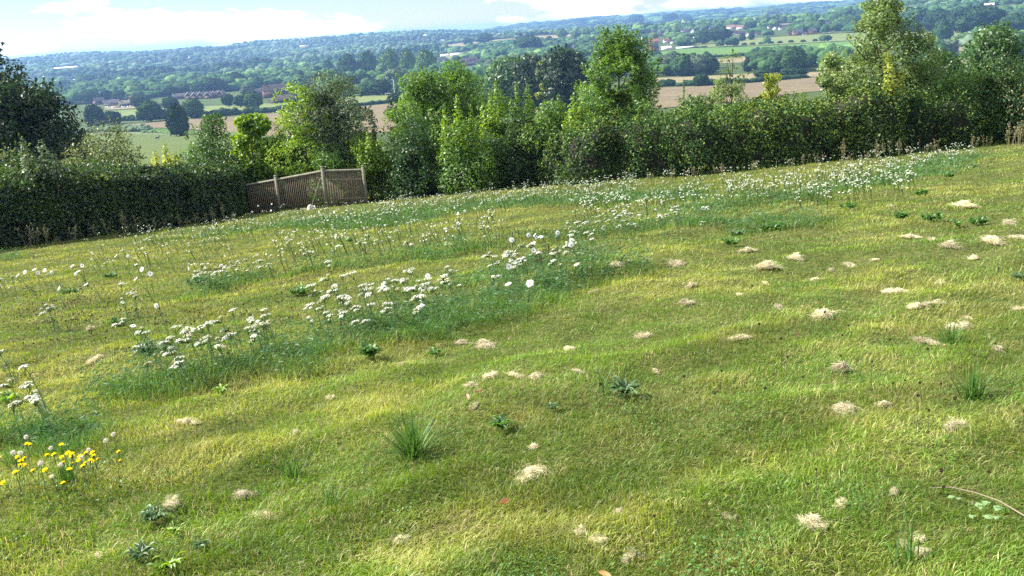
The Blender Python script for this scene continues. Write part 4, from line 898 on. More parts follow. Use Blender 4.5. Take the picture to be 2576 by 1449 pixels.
# hedgerows across the valley
def hedgerow(pts, h, Wm, c, label, n_per=1.0):
    P = [gp(*q) for q in pts]; g = np.random.default_rng(int(pts[0][0])); mb = MB(); o = P[0]
    root = empty('hedgerow', o, label, 'hedgerow')
    for a, b in zip(P[:-1], P[1:]):
        L = np.linalg.norm(b - a); m = max(2, int(L / (Wm * .55)))
        for k in range(m):
            q = a + (b - a) * (k + g.random()) / m; Pb, F, d = crownblob(3, int(g.integers(0, 9)), 'shrub', .34); s = Wm * g.uniform(.8, 1.4)
            Q = Pb * np.array([s, s, h * g.uniform(.7, 1.25)]) + np.array([q[0], q[1], float(hgt(q[0], q[1], False)) - .2]) - o; mb.add(Q, F, blobcol(Pb, d, c, k, g) * g.uniform(.8, 1.2))
    mb.build('foliage', M['farstuff'], root)
for a in [([(268, 306), (345, 303), (405, 300)], 4, 6, 'dark', 'dark hedgerow under the grass below the car park'),
          ([(480, 298), (560, 292), (640, 285), (742, 279)], 5, 7, 'dark', 'dark hedgerow under the playing field beside the school'),
          ([(862, 271), (940, 263), (990, 257)], 3, 5, 'dark', 'low hedgerow along the front of the playing field with the goal'),
          ([(835, 244), (900, 241), (985, 237)], 2.2, 4, 'light', 'trimmed light green hedge along the back of the playing field'),
          ([(190, 336), (240, 334), (375, 330)], 4.2, 6, 'grey', 'pale grey green hedgerow at the top of the horse pasture'),
          ([(360, 336), (400, 334), (445, 338)], 2.2, 4, 'light', 'bright bramble bank at the top of the horse pasture'),
          ([(1655, 217), (1720, 216), (1800, 214), (1900, 207), (2030, 196)], 4, 8, 'dark', 'scrubby hedgerow between the two brown fields'),
          ([(1635, 151), (1740, 147), (1850, 141), (1900, 139)], 4, 8, 'dark', 'dark hedgerow under the bright green crop'),
          ([(1895, 132), (1960, 129), (2020, 126)], 6, 9, 'dark', 'short dark hedge on the lower edge of the green crop'),
          ([(2290, 118), (2440, 111)], 4, 8, 'dark', 'hedge below the green crop beyond the birch'),
          ([(1740, 121), (1780, 119)], 2.5, 6, 'dark', 'low bushes at the greenhouse end of the crop strip')]: hedgerow(*a)
for k, (X, Yb) in enumerate([(1850, 115), (1872, 114), (1893, 113), (1915, 112), (1940, 110), (1962, 109), (1990, 107), (2020, 106), (2050, 104), (2300, 96), (2340, 95)]):
    vt(X, Yb - 6, Yb, 12, 'dark', 'shrub', 'small dark bush, %s of the dotted line between the two green fields' % ['first', 'second', 'third', 'fourth', 'fifth', 'sixth', 'seventh', 'eighth', 'ninth', 'tenth', 'last'][k], 'bush', 'bush', 'bushes dotted between the green fields')

# ---------------------------------------------------------------- wooden fence where the two hedges meet
def fence():
    yc = 38.4; tops = [(600, 473, yc + 1.6), (695, 456, yc + .9), (812, 434, yc), (914, 431, yc + .25)]
    P = [at(x, y, d) for x, y, d in tops]
    root = empty('wooden_fence', (P[2][0], P[2][1], P[2][2] - 1.6), 'weathered close boarded wooden fence of three panels filling the gap between the hedges', 'fence'); o = np.array(root.location); Hh = 1.62
    for k, p in enumerate(P):
        q = p - o; V, F = box((q[0], q[1] - .02, q[2] - Hh / 2 + .08), (.12, .12, Hh + .3)); MB().add(V, F).build('post', M['wood2'], root)
        V, F = box((q[0], q[1] - .02, q[2] + .25), (.14, .14, .04)); MB().add(V, F).build('post_cap', M['wood2'], root)
    for k, (a, b) in enumerate(zip(P[:-1], P[1:])):
        a, b = a - o, b - o; d = b - a; L = np.hypot(d[0], d[1]); u = d / L; nrm = np.array([u[1], -u[0], 0]); rz = math.atan2(d[1], d[0]); n = int(L / .098); mb = MB()
        for i in range(n):
            t = (i + .5) / n * L; c = a + u * t; c[2] += .03
            tilt = -.5 if k < 2 else -.1
            V, F = box((0, 0, 0), (.075, .022, Hh + .35)); rt = rz + tilt; V = np.stack([V[:, 0] * cos(rt) - V[:, 1] * sin(rt), V[:, 0] * sin(rt) + V[:, 1] * cos(rt), V[:, 2]], 1)
            mb.add(V + c + np.array([0, 0, -Hh / 2 - .15 + rng.normal(0, .006)]), F)
        mb.build('panel', M['wood'], root)
        for zz, nm, w_ in ((.055, 'capping_rail', .09), (-.35, 'rail', .05), (-1.2, 'rail', .05)):
            e1 = a + u * .07 + np.array([0, 0, zz]); e2 = b - u * .07 + np.array([0, 0, zz]); off = nrm * (0 if zz > 0 else -.07)
            V, F = tube([e1 + off, e2 + off], w_ * .7, 4); MB().add(V, F).build(nm, M['wood2'], root)
fence()
p1 = at(806, 447, 38.0); p2 = at(785, 515, 37.4)
tag(MB().add(*tube([p1, p2], .012, 5)).build('leaning_cane', M['wood2']), 'thin pale cane leaning on the sunlit fence panel', 'cane')
p = at(782, 517, 37.3); p[2] = float(hgt(p[0], p[1])); g = np.random.default_rng(4); G_, H_ = np.meshgrid(np.linspace(-.2, .2, 9), np.linspace(0, .2, 9))
V = np.stack([G_ * (1.1 - H_ * 2), .06 * np.sin(G_ * 20) + H_ * .3, H_ + 0 * G_], -1).reshape(-1, 3) + g.normal(0, .012, (81, 3)); F = np.array([(i * 9 + j, i * 9 + j + 1, i * 9 + j + 10, i * 9 + j + 9) for i in range(8) for j in range(8)])
ob = MB().add(V, F, (.55, .52, .48)).build('plastic_sack', M['col']); ob.location = p; tag(ob, 'crumpled pale sack lying at the foot of the sunlit fence panel', 'sack')
tag(MB().add(*tube([gp(994, 250), gp(994, 250) + [0, 0, 17]], .16, 6)).build('floodlight_mast', M['col']), 'tall thin grey mast beside the playing field goal', 'mast')
tag(MB().add(*tube([gp(676, 262), gp(676, 262) + [0, 0, 15]], .14, 6)).build('lamp_post', M['wood']), 'tall dark pole in front of the school', 'pole')
tag(MB().add(*tube([gp(811, 150), gp(811, 150) + [8, 0, 26]], .35, 5), (.7, .7, .7)).build('crane_jib', M['col']), 'thin pale crane arm slanting above the far dark wood', 'crane')
tag(MB().add(*tube([gp(952, 238), gp(952, 238) + [0, 0, 14]], .14, 6)).build('utility_pole', M['wood']), 'slim wooden pole before the poplar wood', 'pole')
b = gp(981, 243); D = depth(b); wg = 24 / FPX * D; a = math.atan2(b[0], b[1]); u = np.array([cos(a), -sin(a), 0]); hh = 2.9
tag(MB().add(*tube([b - u * wg / 2, b - u * wg / 2 + [0, 0, hh], b + u * wg / 2 + [0, 0, hh], b + u * wg / 2], .14, 6), (.8, .8, .8)).build('goal_frame', M['col']), 'white goal frame on the far side of the playing field', 'goal')
g = np.random.default_rng(9)
root = empty('wire_fence', gp(380, 336), 'thin post and wire fence along the top of the horse pasture', 'fence'); o = np.array(root.location); pts = [gp(X, 332 + (X - 210) * .028 + 2) for X in np.linspace(240, 470, 17)]
for q in pts: MB().add(*tube([q - o, q - o + [0, 0, 1.15]], .09, 5)).build('post', M['wood'], root)
for h in (.5, 1.0): MB().add(*tube([q - o + [0, 0, h] for q in pts], .02, 3)).build('wire', M['col'], root)
# horse: one continuous skinned body standing in the pasture
def horse(X, Yb):
    b = gp(X, Yb); me = bpy.data.meshes.new('horse')
    J = {'hip': (-.7, 0, 1.25), 'belly': (0, 0, 1.15), 'chest': (.6, 0, 1.2), 'neck': (.95, 0, 1.6), 'poll': (1.2, 0, 1.98), 'muz': (1.58, 0, 1.62), 'ear': (1.17, 0, 2.15), 'rump': (-.95, 0, 1.2), 'tail': (-1.12, 0, .75)}
    R_ = {'hip': .30, 'belly': .31, 'chest': .30, 'neck': .19, 'poll': .13, 'muz': .075, 'ear': .03, 'rump': .22, 'tail': .05}
    for s, t in ((-1, 'l'), (1, 'r')):
        J['fe' + t] = (.62, .17 * s, .85); J['fk' + t] = (.64, .17 * s, .48); J['ff' + t] = (.62, .17 * s, .04); R_['fe' + t] = .12; R_['fk' + t] = .065; R_['ff' + t] = .06
        J['hs' + t] = (-.62, .18 * s, .88); J['hk' + t] = (-.88, .18 * s, .52); J['hf' + t] = (-.80, .18 * s, .04); R_['hs' + t] = .15; R_['hk' + t] = .07; R_['hf' + t] = .06
    E = [('hip', 'belly'), ('belly', 'chest'), ('chest', 'neck'), ('neck', 'poll'), ('poll', 'muz'), ('poll', 'ear'), ('hip', 'rump'), ('rump', 'tail')]
    for t in 'lr': E += [('chest', 'fe' + t), ('fe' + t, 'fk' + t), ('fk' + t, 'ff' + t), ('hip', 'hs' + t), ('hs' + t, 'hk' + t), ('hk' + t, 'hf' + t)]
    K = list(J); me.from_pydata([J[k] for k in K], [(K.index(a), K.index(c)) for a, c in E], []); ob = link('horse', me)
    ob.modifiers.new('skin', 'SKIN'); ob.modifiers.new('sub', 'SUBSURF').levels = 1; ob.modifiers['sub'].render_levels = 1
    for i, k in enumerate(K): me.skin_vertices[0].data[i].radius = (R_[k], R_[k])
    me.skin_vertices[0].data[0].use_root = True; me.materials.append(mat('horse_coat', (.035, .025, .02))); ob.location = b; ob.rotation_euler.z = .5
    tag(ob, 'dark horse standing near the wire fence in the grass pasture', 'horse')
horse(397, 352)

# ---------------------------------------------------------------- plants of the meadow
ONES = ['', 'first', 'second', 'third', 'fourth', 'fifth', 'sixth', 'seventh', 'eighth', 'ninth', 'tenth', 'eleventh', 'twelfth', 'thirteenth', 'fourteenth', 'fifteenth', 'sixteenth', 'seventeenth', 'eighteenth', 'nineteenth']
TENS = ['', '', 'twenty', 'thirty', 'forty', 'fifty', 'sixty', 'seventy', 'eighty', 'ninety']
def ordw(n):
    if n < 20: return ONES[n]
    t, u = divmod(n, 10); return TENS[t] + ('-' + ONES[u] if u else '') if u else TENS[t][:-1] + 'ieth'
def fan(c, N, r, n=6, g=rng):
    """small discs at points c with normals N"""
    c = np.asarray(c); N = unit(np.asarray(N)); k = len(c); ref = np.array([1.0, .2, 0]); A = unit(np.cross(N, ref)); B = np.cross(N, A); th = np.arange(n) * 2 * pi / n
    r = np.broadcast_to(r, (k,)); V = c[:, None] + r[:, None, None] * (A[:, None] * np.cos(th)[None, :, None] + B[:, None] * np.sin(th)[None, :, None])
    return V.reshape(-1, 3), np.arange(k * n).reshape(k, n)
STEMC = (.07, .12, .04)
def yarrow_geo(g, heads, H):
    st, hd, lf = MB(), [], MB(); lean = np.array([-.22, .02]) + g.normal(0, .12, 2)
    top = np.array([lean[0] * H, lean[1] * H, H]); path = [np.zeros(3) - [0, 0, .02], top * [.3, .3, .45], top * [.75, .75, .85], top]
    st.add(*tube(path, [.0035, .003, .0025, .002], 4), STEMC)
    for k in range(heads):
        a = g.uniform(0, 6.28); q = 0 if k == 0 else g.uniform(.035, .08); c = top + np.array([cos(a) * q, sin(a) * q, -g.uniform(0, .05) * (k > 0)]); R_ = g.uniform(.024, .046) * (1 if k == 0 else .8)
        m = 26; r = R_ * np.sqrt(g.random(m)); th = g.uniform(0, 6.28, m); N = np.stack([np.cos(th) * r / R_ * .5, np.sin(th) * r / R_ * .5, np.ones(m)], -1) + [-.25, 0, 0]
        P = c + np.stack([r * np.cos(th), r * np.sin(th), .012 * (1 - (r / R_) ** 2) + g.normal(0, .002, m) + .2 * r * np.cos(th)], -1)
        h = MB(); V, F = fan(P, N, g.uniform(.0052, .0085, m) * (R_ / .035)); h.add(V, F, (.56, .56, .52) if g.random() > .25 else (.42, .40, .28))
        V, F = fan(P - [0, 0, .006], N, .0055); h.add(V, F, (.30, .38, .2))
        for i in range(0, m, 5): h.add(*tube([top - [0, 0, .06], P[i] - [0, 0, .006]], .0012, 3), STEMC)
        hd.append(h)
        if k: st.add(*tube([top * [.8, .8, .88], c - [0, 0, .02]], .0018, 3), STEMC)
    n = 46; t = g.random(n) ** 1.3 * .8; P = np.array([np.interp(t, [0, .45, .85, 1], [p[i] for p in path]) for i in range(3)]).T; a = g.uniform(0, 6.28, n)
    d = np.stack([np.cos(a), np.sin(a), g.uniform(.2, 1, n)], -1); P = P + d * g.uniform(.01, .05, n)[:, None]
    V, F = leaves(P, rdir(n, g), .020, .16, droop=(0, 0, 1)); lf.add(V, F, (.06, .13, .045))
    return st, hd, lf
YP = []
g = np.random.default_rng(77)
for k in range(12):
    h = [1, 1, 2, 2, 3, 3, 4, 5, 1, 2, 3, 2][k]; st, hd, lf = yarrow_geo(g, h, [.30, .38, .34, .42, .36, .45, .40, .38, .26, .30, .33, .46][k])
    r = empty('yarrow_plant', (0, 0, 0), 'x', 'yarrow', 'white yarrow plants in the meadow'); st.build('stem', M['straw'], r); lf.build('foliage', M['grass'], r)
    for q in hd: q.build('flower_head', M['petal'], r)
    YP.append((reg(r), h)); 
YW = {1: 'single-headed', 2: 'two-headed', 3: 'three-headed', 4: 'four-headed', 5: 'many-headed'}
def along(pts, wd, n, g):
    pts = np.array(pts, float); L = np.concatenate([[0], np.cumsum(np.linalg.norm(np.diff(pts, axis=0), axis=1))]); u = np.sort(g.uniform(0, L[-1], n))
    return np.stack([np.interp(u, L, pts[:, 0]) + g.normal(0, wd * .6, n), np.interp(u, L, pts[:, 1]) + g.normal(0, wd, n)], -1)
CL = [([(470, 985), (640, 930), (700, 900)], 16, 34, 'of the dense patch behind the leafy rosette'), ([(360, 950), (470, 960)], 20, 9, 'leaning over the leafy rosette'),
      ([(800, 850), (1000, 800), (1180, 770)], 17, 56, 'along the long middle drift'), ([(860, 880), (1100, 830)], 10, 16, 'in the front fringe of the middle drift'),
      ([(1240, 740), (1350, 700), (1480, 680)], 17, 36, 'by the big daisies'), ([(500, 740), (600, 710), (700, 680)], 9, 34, 'in the small drift behind the middle one'),
      ([(5, 750), (45, 745)], 9, 6, 'at the view edge behind the daisies'), ([(320, 800), (370, 800)], 8, 8, 'just beyond the leafy rosette'),
      ([(120, 840), (160, 830)], 5, 4, 'of a tiny group near the view edge'), ([(115, 1060), (125, 1060)], 3, 2, 'standing singly above the yellow flowers'),
      ([(60, 1120), (150, 1100)], 12, 6, 'in the grey group right behind the yellow flowers'), ([(1450, 620), (1560, 600), (1650, 600)], 9, 22, 'in the group beyond the big daisies'),
      ([(1440, 600), (1700, 575), (1780, 560)], 14, 55, 'in the wide belt past the big daisies'), ([(40, 1000), (60, 980)], 6, 2, 'on the lone tall stalk by the view edge')]
cand = []; g = np.random.default_rng(5)
for pts, wd, n, where in CL:
    for k, (X, Y) in enumerate(along(pts, wd, n, g)): cand.append((X, Y, where))
for pts, wd, n, where in [([(2000, 520), (2150, 490), (2300, 460)], 15, 90, 'b'), ([(1880, 500), (2050, 470), (2250, 430), (2450, 395)], 13, 260, 'b'), ([(560, 590), (800, 560), (1000, 545)], 14, 190, 'b'), ([(950, 540), (1200, 515), (1450, 492), (1600, 480)], 13, 420, 'b'),
        ([(1450, 540), (1700, 510), (1900, 480)], 20, 170, 'b'), ([(700, 640), (1000, 620), (1250, 590)], 28, 130, 'b'), ([(300, 620), (560, 600)], 12, 60, 'b'), ([(1000, 490), (1500, 468), (1900, 440), (2400, 385)], 4, 110, 'b'), ([(250, 660), (600, 650)], 26, 50, 'b')]:
    for X, Y in along(pts, wd, n, g): cand.append((X, Y, None))
far = []; cnt = {}; pl = []
for X, Y, where in cand:
    p = gp(X, Y)
    (pl if where else far).append((math.hypot(p[0], p[1]), p, where))
far.sort(key=lambda q: q[0]); room = 296 - len(pl)
near_far, far = far[:max(0, room)], far[max(0, room):]
for r_, p, _w in near_far: pl.append((r_, p, 'in the drifts near the hedges'))
first = set()
for i, (r_, p, where) in enumerate(pl):
    k = int(g.integers(0, 12)); src, h = YP[k]; key = (where, h); cnt[key] = cnt.get(key, 0) + 1
    lb = f'{YW[h]} white yarrow, {ordw(cnt[key])} such {where}'; s = g.uniform(.65, 1.08) * (.82 if r_ > 14 else 1); rz = g.normal(0, .5); t = (g.normal(0, .06), g.normal(0, .06))
    if k not in first:
        first.add(k); src.location = p; src['label'] = lb; src.rotation_euler = (t[0], t[1], rz); src.scale = (s, s, s)
    else: dup(src, p, lb, rz, s, t)
mb = MB()
for r_, p, _w in far:
    H = g.uniform(.22, .42); top = p + [-.2 * H + g.normal(0, .04), g.normal(0, .04), H]
    mb.add(*tube([p, top], .006, 3), (.07, .13, .05)); m = g.integers(2, 5)
    c = top + np.stack([g.normal(0, .05, m), g.normal(0, .05, m), g.normal(0, .02, m)], -1)
    V, F = fan(c, np.tile([-.2, -.1, 1], (m, 1)) + g.normal(0, .15, (m, 3)), g.uniform(.011, .024, m), 7); mb.add(V, F, (.42, .44, .38))
    V, F = fan(c - [0, 0, .014], np.tile([-.2, -.1, 1], (m, 1)), .011, 5); mb.add(V, F, (.4, .45, .3))
tag(mb.build('yarrow_flowers', M['petal']), 'countless small white yarrow heads in the drifts near the hedges', 'yarrow', kind='stuff')

# ox-eye daisies
def daisy_geo(g, H, face):
    st = MB(); lean = np.array([-.12, 0]) + g.normal(0, .08, 2); top = np.array([lean[0], lean[1], H]); st.add(*tube([(0, 0, -.02), top * [.4, .4, .5], top], [.004, .0035, .003], 4), STEMC)
    n = 14; a = g.uniform(0, 6.28, n); t = g.random(n) * .6; P = top * t[:, None] + np.stack([np.cos(a), np.sin(a), a * 0], -1) * .02; st.add(*leaves(P, rdir(n, g), .022, .25, droop=(0, 0, 1)), col=(.06, .13, .04))
    N = unit(np.array(face)); A = unit(np.cross(N, [0, .3, 1.])); B = np.cross(N, A); pt = MB(); k = 17
    for i in range(k):
        th = i * 2 * pi / k + g.normal(0, .05); d = A * cos(th) + B * sin(th); s = np.cross(N, d) * .0052; L_ = .034 * g.uniform(.85, 1.1); b0 = top + d * .008
        pt.add([b0 - s * .5, b0 + d * L_ * .6 - s * 1.1 - N * .002, b0 + d * L_ - N * .006, b0 + d * L_ * .6 + s * 1.1 - N * .002, b0 + s * .5], [(0, 1, 2, 3, 4)], (.68, .68, .67))
    dc = MB(); V, F = fan([top + N * .004, top + N * .002], [N, N], np.array([.0075, .0105]), 9); dc.add(V, F, (.42, .30, .03))
    return st, pt, dc
DP = []; g = np.random.default_rng(8)
for k, fc in enumerate([(-.4, .2, 1), (-.2, -.8, .6), (.3, -.9, .4), (-.8, .1, .7), (-.1, -.3, 1), (-.3, -1, .2)]):
    st, pt, dc = daisy_geo(g, [.34, .42, .38, .46, .36, .44][k], fc); r = empty('oxeye_daisy', (0, 0, 0), 'x', 'daisy', 'ox-eye daisies in the meadow'); st.build('stem', M['straw'], r); pt.build('petals', M['petal'], r); dc.build('flower_center', M['petal'], r); DP.append(reg(r))
DS = [([(75, 690), (88, 705), (97, 695), (94, 716), (118, 686), (148, 694), (160, 690), (136, 702)], 'in the daisy group by the view edge'), ([(212, 681), (226, 685), (220, 693), (206, 702), (252, 704)], 'in the second daisy group from the view edge'),
      ([(150, 738)], 'below the two edge groups, alone'), ([(322, 655), (331, 660), (353, 670), (481, 680)], 'scattered above the four big daisies'), ([(354, 716), (374, 714), (381, 700), (389, 720)], 'in the tight group of four big daisies'),
      ([(366, 810), (419, 793)], 'in the pair beyond the leafy rosette'), ([(1318, 630), (1330, 624), (1340, 622), (1322, 640), (1362, 628), (1356, 642), (1381, 628), (1384, 600), (1396, 594), (1370, 608), (1392, 606), (1345, 610)], 'in the big white daisy cluster'),
      ([(1119, 690), (1111, 702), (1275, 690), (1313, 727), (1295, 728), (1455, 640), (1465, 646)], 'around the upper end of the middle drift'), ([(790, 520), (800, 535), (806, 545), (838, 552), (850, 548), (985, 535), (1150, 552), (1148, 566), (1165, 560), (1140, 575), (1180, 545)], 'near the hedge beyond the fence'),
      ([(650, 530), (663, 524), (680, 532), (690, 522), (640, 538)], 'against the shaded fence panel'), ([(2100, 455), (2130, 440), (2180, 420), (1985, 470), (2060, 480)], 'near the wild hedge')]
ki = 0
for pts, where in DS:
    for n, (X, Y) in enumerate(pts):
        r_ = math.hypot(*gp(X, Y)[:2]); hpx = .38 / r_ * FPX; p = gp(X + hpx * .15, Y + hpx * .95); k = ki % 6; ki += 1
        lb = f'white daisy, {ordw(n + 1)} one {where}' if len(pts) > 1 else f'single white daisy {where}'
        s = g.uniform(.75, 1.05)
        if ki <= 6: DP[k].location = p; DP[k]['label'] = lb; DP[k].scale = (s, s, s)
        else: dup(DP[k], p, lb, g.normal(0, .5), s)

# yellow hawkweed and its seed heads
HP = []; g = np.random.default_rng(18)
for k in range(5):
    r = empty('hawkweed_flower', (0, 0, 0), 'x', 'hawkweed', 'yellow hawkweed flowers'); H = [.16, .19, .14, .17, .20][k]; top = np.array([g.normal(0, .03) - .03, g.normal(0, .02), H])
    MB().add(*tube([(0, 0, -.02), top * [.3, .3, .5], top], .0018, 4), STEMC).build('stem', M['straw'], r)
    N = unit(np.array([-.3 + g.normal(0, .3), g.normal(0, .3), 1])); A = unit(np.cross(N, [0, 1, .2])); B = np.cross(N, A); fb = MB()
    for ring, (L_, q) in enumerate([(.017, 15), (.011, 11)]):
        for i in range(q):
            th = i * 2 * pi / q + ring * .2; d = A * cos(th) + B * sin(th); s = np.cross(N, d) * .0024; b0 = top + N * .003 * ring; e = b0 + d * L_ + N * (.004 + .004 * ring)
            fb.add([b0 - s * .6, e - s * 1.2, e + d * .001, e + s * 1.2, b0 + s * .6], [(0, 1, 2, 3, 4)], (.85, .66, .015))
    fb.build('petals', M['petal'], r); MB().add(*tube([top - N * .012, top + N * .002], [.002, .006], 6), (.05, .09, .03)).build('calyx', M['straw'], r); HP.append(reg(r))
YF = [(75, 1178), (78, 1170), (90, 1172), (152, 1185), (175, 1155), (182, 1165), (203, 1160), (196, 1182), (215, 1182), (222, 1178), (232, 1178), (240, 1174), (262, 1175), (297, 1165), (300, 1182), (108, 1188), (58, 1205), (80, 1212), (97, 1205), (103, 1217), (163, 1205), (186, 1205), (200, 1197), (236, 1190), (245, 1188), (256, 1195), (218, 1210), (226, 1216), (152, 1222), (150, 1232), (56, 1233), (78, 1232), (45, 1245), (66, 1250), (198, 1222), (178, 1255), (60, 1228), (172, 1190)]
YF.sort()
for n, (X, Y) in enumerate(YF):
    r_ = math.hypot(*gp(X, Y)[:2]); hpx = .14 / r_ * FPX; p = gp(X + 6, Y + hpx * .93); k = n % 5; lb = f'yellow hawkweed, {ordw(n + 1)} flower counted from the view edge'; s = g.uniform(.72, .95)
    if n < 5: HP[k].location = p; HP[k]['label'] = lb; HP[k].scale = (s, s, s)
    else: dup(HP[k], p, lb, g.uniform(-.6, .6), s)
r0 = None; g = np.random.default_rng(28)
SHD = [(75, 1150), (153, 1166), (227, 1158), (60, 1200), (67, 1206), (215, 1187), (123, 1227), (160, 1232), (176, 1212), (8, 1222), (2, 1252), (276, 1145), (305, 1128)]
for n, (X, Y) in enumerate(sorted(SHD)):
    r_ = math.hypot(*gp(X, Y)[:2]); p = gp(X + 6, Y + .17 / r_ * FPX * .93); lb = f'fluffy pale seed head, {ordw(n + 1)} among the yellow flowers from the view edge'
    if r0 is None:
        r0 = empty('seed_head', p, lb, 'seed head', 'fluffy seed heads among the yellow flowers'); MB().add(*tube([(0, 0, -.02), (-.02, 0, .17)], .0016, 4), STEMC).build('stem', M['straw'], r0); d = rdir(130, g); P = np.array([-.02, 0, .175]) + d * .005
        V, F = leaves(P + d * .004, np.cross(d, rdir(130, g)), .006, .16); MB().add(V, F, (.62, .58, .52)).build('tuft', M['petal'], r0); reg(r0)
    else: dup(r0, p, lb, n, g.uniform(.9, 1.2))

# pale clumps of cut dry grass
CP = []; g = np.random.default_rng(38)
for k in range(12):
    C0 = g.normal(0, .5, (int(g.integers(2, 6)), 2)) * [[.11, .05], [.07, .06], [.13, .03]][k % 3]; n = 1500; w_ = g.integers(0, len(C0), n); rad = (g.uniform(.02, .05, len(C0))[w_]) * np.where(g.random(n) < .18, 1.9, 1)
    x, y = C0[w_, 0] + g.normal(0, 1, n) * rad, C0[w_, 1] + g.normal(0, .7, n) * rad; hh = vn(np.stack([x, y], -1) + k, 26, k + 3); q = np.hypot(x, y) / .12
    z = (.012 + .075 * hh * hh * np.exp(-q * q * .7)) * g.uniform(.2, 1.25, n) + .014
    c = np.stack([x, y, z], -1); th = g.normal(k, .55, n)[:] + w_ * 1.3; d = np.stack([np.cos(th), np.sin(th), g.normal(0, .22, n)], -1) * (g.uniform(.01, .05, n) * np.where(g.random(n) < .06, 1.7, 1))[:, None]; s = unit(np.cross(d, rdir(n, g))) * .0008
    bend = np.array([0, 0, 1]) * g.uniform(-.01, .016, n)[:, None]
    V = np.stack([c - d - s, c - d + s, c + bend + s, c + bend - s, c + d + s, c + d - s], 1).reshape(-1, 3); i = np.arange(n)[:, None] * 6; F = np.vstack([i + [0, 1, 2, 3], i + [3, 2, 4, 5]])
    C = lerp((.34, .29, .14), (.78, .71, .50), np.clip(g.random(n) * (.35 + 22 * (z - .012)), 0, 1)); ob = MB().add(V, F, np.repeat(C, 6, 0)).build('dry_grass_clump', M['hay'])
    tag(ob, 'x', 'dry grass clump', 'pale clumps of dry cut grass'); KIDS[ob.name] = []; CP.append(ob)
